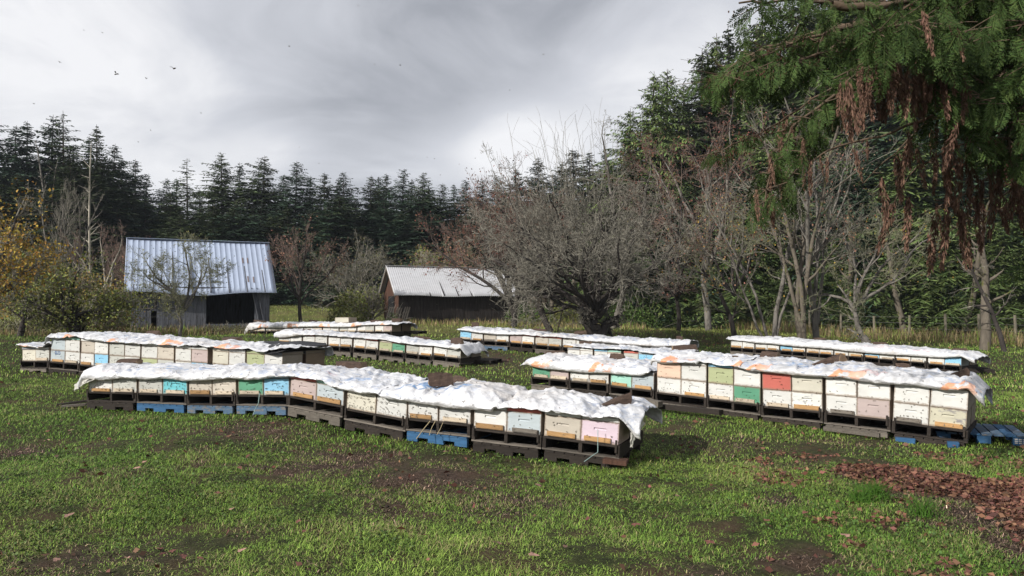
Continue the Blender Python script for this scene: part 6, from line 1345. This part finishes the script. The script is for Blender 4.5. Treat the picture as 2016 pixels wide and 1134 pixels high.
# long green tufts poking up at places
def tuft(px, py, hgt, n, seed, lab, dry=False):
    d = CAM_H * F_PX / (py - HZ); x = xat(px, d); z = GZ(x, d); rng = np.random.default_rng(seed); a = rng.uniform(0, 6.28, n); ln = rng.uniform(.2, 1.0, n); h = hgt * rng.uniform(.5, 1.1, n)
    bx = rng.normal(0, .05, n); by = rng.normal(0, .05, n); sg = []
    for k in range(n):
        q = [(bx[k] + math.cos(a[k]) * ln[k] * h[k] * t ** 1.6, by[k] + math.sin(a[k]) * ln[k] * h[k] * t ** 1.6, h[k] * (t - .45 * ln[k] * t * t)) for t in (0, .33, .66, 1)]
        for i in range(3): sg.append((*q[i], *q[i + 1], .0035 * (1 - i * .3), .0035 * (.7 - i * .3) + .0003))
    V, Fc = tubes(sg, 3); col = np.ones((len(V), 3)) * (np.array([.30, .25, .12]) if dry else np.array([.075, .17, .022])); o = link('grass_tuft', npmesh('grass_tuft', V, Fc, M['grass_m'], False, col)); o.location = (x, d, z - .02); tag(o, lab, 'grass tuft')
tuft(1715, 985, .24, 150, 1, 'long green grass tuft beside the heap of brown leaves')
tuft(1690, 992, .20, 90, 2, 'smaller green tuft just left of the long tuft by the leaf heap')
tuft(1810, 1015, .26, 70, 3, 'thin green blades hanging over the lower edge of the leaf heap')
tuft(736, 722, .3, 16, 4, 'lone weed stem on the lawn before the low row behind', True)
# ---------------------------------------------------------------- leaves
rng = np.random.default_rng(5)
n = 44000; x = rng.uniform(2.4, 7.2, n); y = rng.uniform(4.6, 8.8, n); lp = leafpile_np(x, y); k = (rng.uniform(0, 1, n) < lp * .9) & in_view(x, y, 1.15); x, y, lp = x[k], y[k], lp[k]
Cc = np.stack([x, y, G_np(x, y) + rng.uniform(-.01, .045, len(x)) * lp], 1); V1, F1 = leafquads(Cc, .048, rng, .62, 0, .8)
n = 5200; y = rng.uniform(4.6, 34, n) ; x = rng.uniform(-1, 1, n) * y * .72; m = mud_np(x, y); k = (rng.uniform(0, 1, n) < (.12 + m * .8 + .55 * np.exp(-(((x - 7) / 4.5) ** 2 + ((y - 10) / 5) ** 2)) + .6 * np.exp(-(((x - 6) / 5) ** 2 + ((y - 30) / 3.5) ** 2)))); x, y = x[k], y[k]
C2 = np.stack([x, y, G_np(x, y) + .012 + rng.uniform(0, .015, len(x))], 1); V2, F2 = leafquads(C2, .05 + .03 * (y / 20), rng, .6, 0, .7)
V, Fc = cat([(V1, F1), (V2, F2)]); o = link('fallen_leaves', npmesh('fallen_leaves', V, Fc, M['fallen'])); tag(o, 'heap of red-brown fallen leaves and scattered litter on the grass', 'leaves', kind='stuff')
# clover patches (rounded broad leaves) low in the front
n = 26000; y = rng.uniform(4.6, 9, n); x = rng.uniform(-1, 1, n) * y * .72; cz = fbm(x * .9 + 3, y * .9, 3, 55) + .12 * (x > 0); k = (cz > .60) & (mud_np(x, y) < .35) & (leafpile_np(x, y) < .1); x, y = x[k], y[k]
Cc = np.stack([x, y, G_np(x, y) + rng.uniform(.0, .03, len(x))], 1); V, Fc = leafquads(Cc, .022, rng, .95, 0, .8); o = link('clover', npmesh('clover', V, Fc, M['shrub'])); tag(o, 'low clover leaves growing through the front lawn', 'clover', kind='stuff')
# dirt clods
n = 2600; y = rng.uniform(4.6, 11, n); x = rng.uniform(-1, 1, n) * y * .72; k = rng.uniform(0, 1, n) < mud_np(x, y) - .35; x, y = x[k], y[k]; z = G_np(x, y)
ic = np.array([(0, 0, 1), (1, 0, 0), (0, 1, 0), (-1, 0, 0), (0, -1, 0), (0, 0, -.5)]); fi = np.array([(0, 1, 2), (0, 2, 3), (0, 3, 4), (0, 4, 1), (5, 2, 1), (5, 3, 2), (5, 4, 3), (5, 1, 4)])
s = rng.uniform(.006, .022, (len(x), 1, 1)); V = ic[None] * s * rng.uniform(.5, 1.4, (len(x), 6, 1)) + np.stack([x, y, z], 1)[:, None, :]; Fc = (fi[None] + (np.arange(len(x)) * 6)[:, None, None]).reshape(-1, 3)
soil = mat('soil_clods', (.045, .031, .023), .95, .4, 30, island=.4); o = link('dirt_clods', npmesh('dirt_clods', V.reshape(-1, 3), Fc, soil)); tag(o, 'dark trampled clods of earth on the worn patches', 'dirt', kind='stuff')
# single larger leaves and bark chips lying on the lawn
lm = []
for s in range(4):
    q = random.Random(s); n = 10; V = [(0, 0, .006)]
    for k in range(n): a = k / n * 6.283; r = .045 * (1 + .35 * math.sin(a * (3 + s % 2) + s)) * q.uniform(.8, 1.15); V.append((math.cos(a) * r * 1.35, math.sin(a) * r, q.uniform(.0, .018)))
    top = [(0, 1 + k, 1 + (k + 1) % n) for k in range(n)]; me = bpy.data.meshes.new('fallen_leaf'); me.from_pydata(V, [], top); me.materials.append(M['fallen_pink'] if s < 2 else M['fallen']); lm.append(me)
SPOT = [(58, 897), (98, 880), (12, 905), (130, 958), (145, 868), (186, 872), (238, 854), (262, 855), (275, 954), (288, 942), (410, 828), (432, 993), (142, 1028), (460, 1018), (475, 950), (483, 945), (478, 900), (565, 933), (500, 917), (716, 1030), (698, 890), (728, 893), (740, 900), (725, 912), (882, 895), (878, 905), (924, 966), (905, 1000), (1060, 962), (1112, 1082), (1140, 932), (1215, 878), (1300, 900), (1345, 845), (1505, 1035), (1510, 1045), (1610, 908), (1700, 905), (1560, 908), (1590, 896), (1330, 985), (1440, 910), (320, 1085), (345, 1090), (118, 1107), (258, 1102), (365, 1101), (400, 1105), (480, 1092), (640, 985), (560, 870), (1395, 1078), (1660, 1060), (1745, 1090), (1580, 1020), (1250, 1040), (1050, 1100), (980, 1075), (840, 1060), (590, 1040)]
q = random.Random(3)
for k, (px, py) in enumerate(SPOT):
    d = CAM_H * F_PX / (py - HZ); x = xat(px, d); o = link('fallen_leaf', lm[k % 4]); o.location = (x, d, GZ(x, d) + .03); o.rotation_euler = (q.uniform(-.25, .25), q.uniform(-.25, .25), q.uniform(0, 6.28)); sc_ = q.uniform(.35, .65); o.scale = (sc_, sc_, sc_)
    tag(o, 'single dried pinkish brown leaf lying on the short grass', 'leaf', 'single fallen leaves on the lawn')
# ================================================================== BEES
def bee_meshes():
    b = MB(); n = 7
    def ell(cx, rx, ry, rz, rings=5):
        V = []; base = len(b.v); F = []
        for i in range(rings + 1):
            ph = math.pi * i / rings
            for j in range(n): a = j / n * 6.283; V.append((cx + rx * math.cos(ph), ry * math.sin(ph) * math.cos(a), rz * math.sin(ph) * math.sin(a) + .003))
        for i in range(rings):
            for j in range(n): F.append((i * n + j, i * n + (j + 1) % n, (i + 1) * n + (j + 1) % n, (i + 1) * n + j))
        b.poly(V, F)
    ell(-.0045, .005, .0024, .0022); ell(.0015, .0026, .0023, .0022); ell(.0050, .0014, .0016, .0014)
    body = b.mesh('bee', [M['bee'], M['wing']], True); return body, len(b.f)
def bee_full(open_w):
    me, n = bee_meshes(); b = MB(); b.v = [tuple(v.co) for v in me.vertices]; b.f = [tuple(p.vertices) for p in me.polygons]; k = len(b.f)
    for s in (-1, 1):
        if open_w: pts = [(0, s * .002, .005), (.003, s * .011, .008), (-.002, s * .012, .008), (-.004, s * .004, .006)]
        else: pts = [(.001, s * .001, .0055), (-.004, s * .0042, .0055), (-.0095, s * .003, .0052), (-.006, s * .0008, .0056)]
        b.poly(pts, [(0, 1, 2, 3)])
    m = b.mesh('bee', [M['bee'], M['wing']], False)
    for p in m.polygons[k:]: p.material_index = 1
    return m
BM0 = bee_full(False); BM1 = bee_full(True)
brr = random.Random(12); pts_all = []
for (key, pos, ang, wL, H, idx) in BEE_SPOTS:
    if key == 'R4': continue
    nb = {'R1': 22, 'R2': 16, 'R8': 20, 'R7': 16}.get(key, 8)
    if key == 'R1' and idx >= 13: nb = 9
    if key == 'R1' and idx in (3, 10, 11, 12): nb = 38
    nb = int(nb * brr.uniform(.4, 1.5)); nx = Vector((math.cos(ang), math.sin(ang), 0)); fn = Vector((nx.y, -nx.x, 0))
    for k in range(nb):
        low = brr.random() < .45; z = brr.uniform(.03, .09) if low else brr.uniform(.06, H - .02); u = brr.uniform(-.46, .46) * wL
        offn = .027 if (z < .075 and abs(u) < .17) else .004
        pts_all.append((key, pos + nx * u + fn * offn + Vector((0, 0, z)), ang, brr.uniform(0, 6.28), True))
for key in TOP:
    for (S, V, px) in TOP[key]:
        if key == 'R4': continue
        nu, ns, _ = V.shape; cnt = int(ns * V.shape[0] * .0055 * {'R1': 1.0, 'R8': 1.0}.get(key, 1.4))
        for k in range(cnt):
            i = brr.randint(1, int(nu * .75)); j = brr.randint(1, ns - 2); p = Vector(V[i, j]) ; nrm = (Vector(V[i, j + 1]) - Vector(V[i, j - 1])).cross(Vector(V[i + 1, j]) - Vector(V[i - 1, j])).normalized()
            pts_all.append((key, p + nrm * .004, nrm, brr.uniform(0, 6.28), False))
def bee_matrix(e):
    key, p, a, rot, front = e
    if front: nrm = Vector((math.sin(a), -math.cos(a), 0))
    else: nrm = a
    up = nrm; ref = Vector((0, 0, 1)) if abs(up.z) < .9 else Vector((1, 0, 0)); x = ref.cross(up).normalized(); y = up.cross(x); c, s = math.cos(rot), math.sin(rot); x2 = x * c + y * s; y2 = up.cross(x2)
    m = Matrix(((x2.x, y2.x, up.x, p.x), (x2.y, y2.y, up.y, p.y), (x2.z, y2.z, up.z, p.z), (0, 0, 0, 1))); return m
pts_all.sort(key=lambda e: e[1].y); SZB = 1.3
for e in pts_all[:300]:
    o = link('honey_bee', BM0); o.matrix_world = bee_matrix(e) @ Matrix.Scale(SZB, 4); tag(o, 'tiny dark honey bee crawling on a hive or cover of the nearest rows', 'bee', 'bees crawling on the hives and covers')
bv = np.array([tuple(v.co) for v in BM0.vertices]) * SZB; bf4 = [tuple(p.vertices) for p in BM0.polygons]; VV = []
for e in pts_all[300:]:
    m = np.array(bee_matrix(e)); VV.append(bv @ m[:3, :3].T + m[:3, 3])
V = np.concatenate(VV); nvb = len(bv); Fc = (np.array(bf4)[None] + (np.arange(len(VV)) * nvb)[:, None, None]).reshape(-1, 4)
o = link('crawling_bees', npmesh('crawling_bees', V, Fc, M['bee'])); tag(o, 'scores of tiny dark bees dotted over the hives and covers farther back', 'bees', kind='stuff')
FLY = [(343, 137, 2.6), (230, 147, 3.4), (289, 155, 4.2), (787, 129, 4.5), (117, 123, 5), (66, 205, 5), (569, 92, 5), (201, 65, 6), (737, 127, 6), (590, 290, 7), (395, 223, 6), (272, 280, 6), (296, 257, 6), (705, 12, 5), (841, 310, 7), (855, 313, 7), (936, 312, 8), (1070, 108, 5), (1004, 178, 7), (867, 345, 7), (455, 330, 8), (628, 322, 8), (165, 60, 7), (905, 205, 8), (620, 160, 8),
       (456, 583, 9), (470, 588, 9), (520, 560, 9), (812, 590, 9), (900, 610, 9), (860, 600, 9), (965, 600, 9), (700, 560, 9), (640, 575, 9), (1050, 590, 9)]
for k, (px, py, d) in enumerate(FLY):
    o = link('flying_bee', BM1); o.location = at(px, py, d); o.rotation_euler = (brr.uniform(-.5, .5), brr.uniform(-.5, .5), brr.uniform(0, 6.28)); s = 1.2 if k < 2 else .8; o.scale = (s, s, s)
    tag(o, 'largest dark bee in flight against the sky above the left treetops' if k == 0 else 'dark speck of a honey bee in flight in the air', 'bee', 'bees in flight')

# ================================================================== AIR
hm = bpy.data.materials.new('haze'); hm.use_nodes = True; nt = hm.node_tree; nt.nodes.clear()
ho = nt.nodes.new('ShaderNodeOutputMaterial'); hv = nt.nodes.new('ShaderNodeVolumePrincipled'); hv.inputs['Color'].default_value = (.80, .88, 1, 1); hv.inputs['Density'].default_value = .0003; nt.links.new(hv.outputs[0], ho.inputs['Volume'])
b = MB(); b.box(-170, 170, -30, 230, -3, 60); o = b.obj('haze', hm); tag(o, 'thin bluish air over the field and wood', 'haze', kind='stuff')
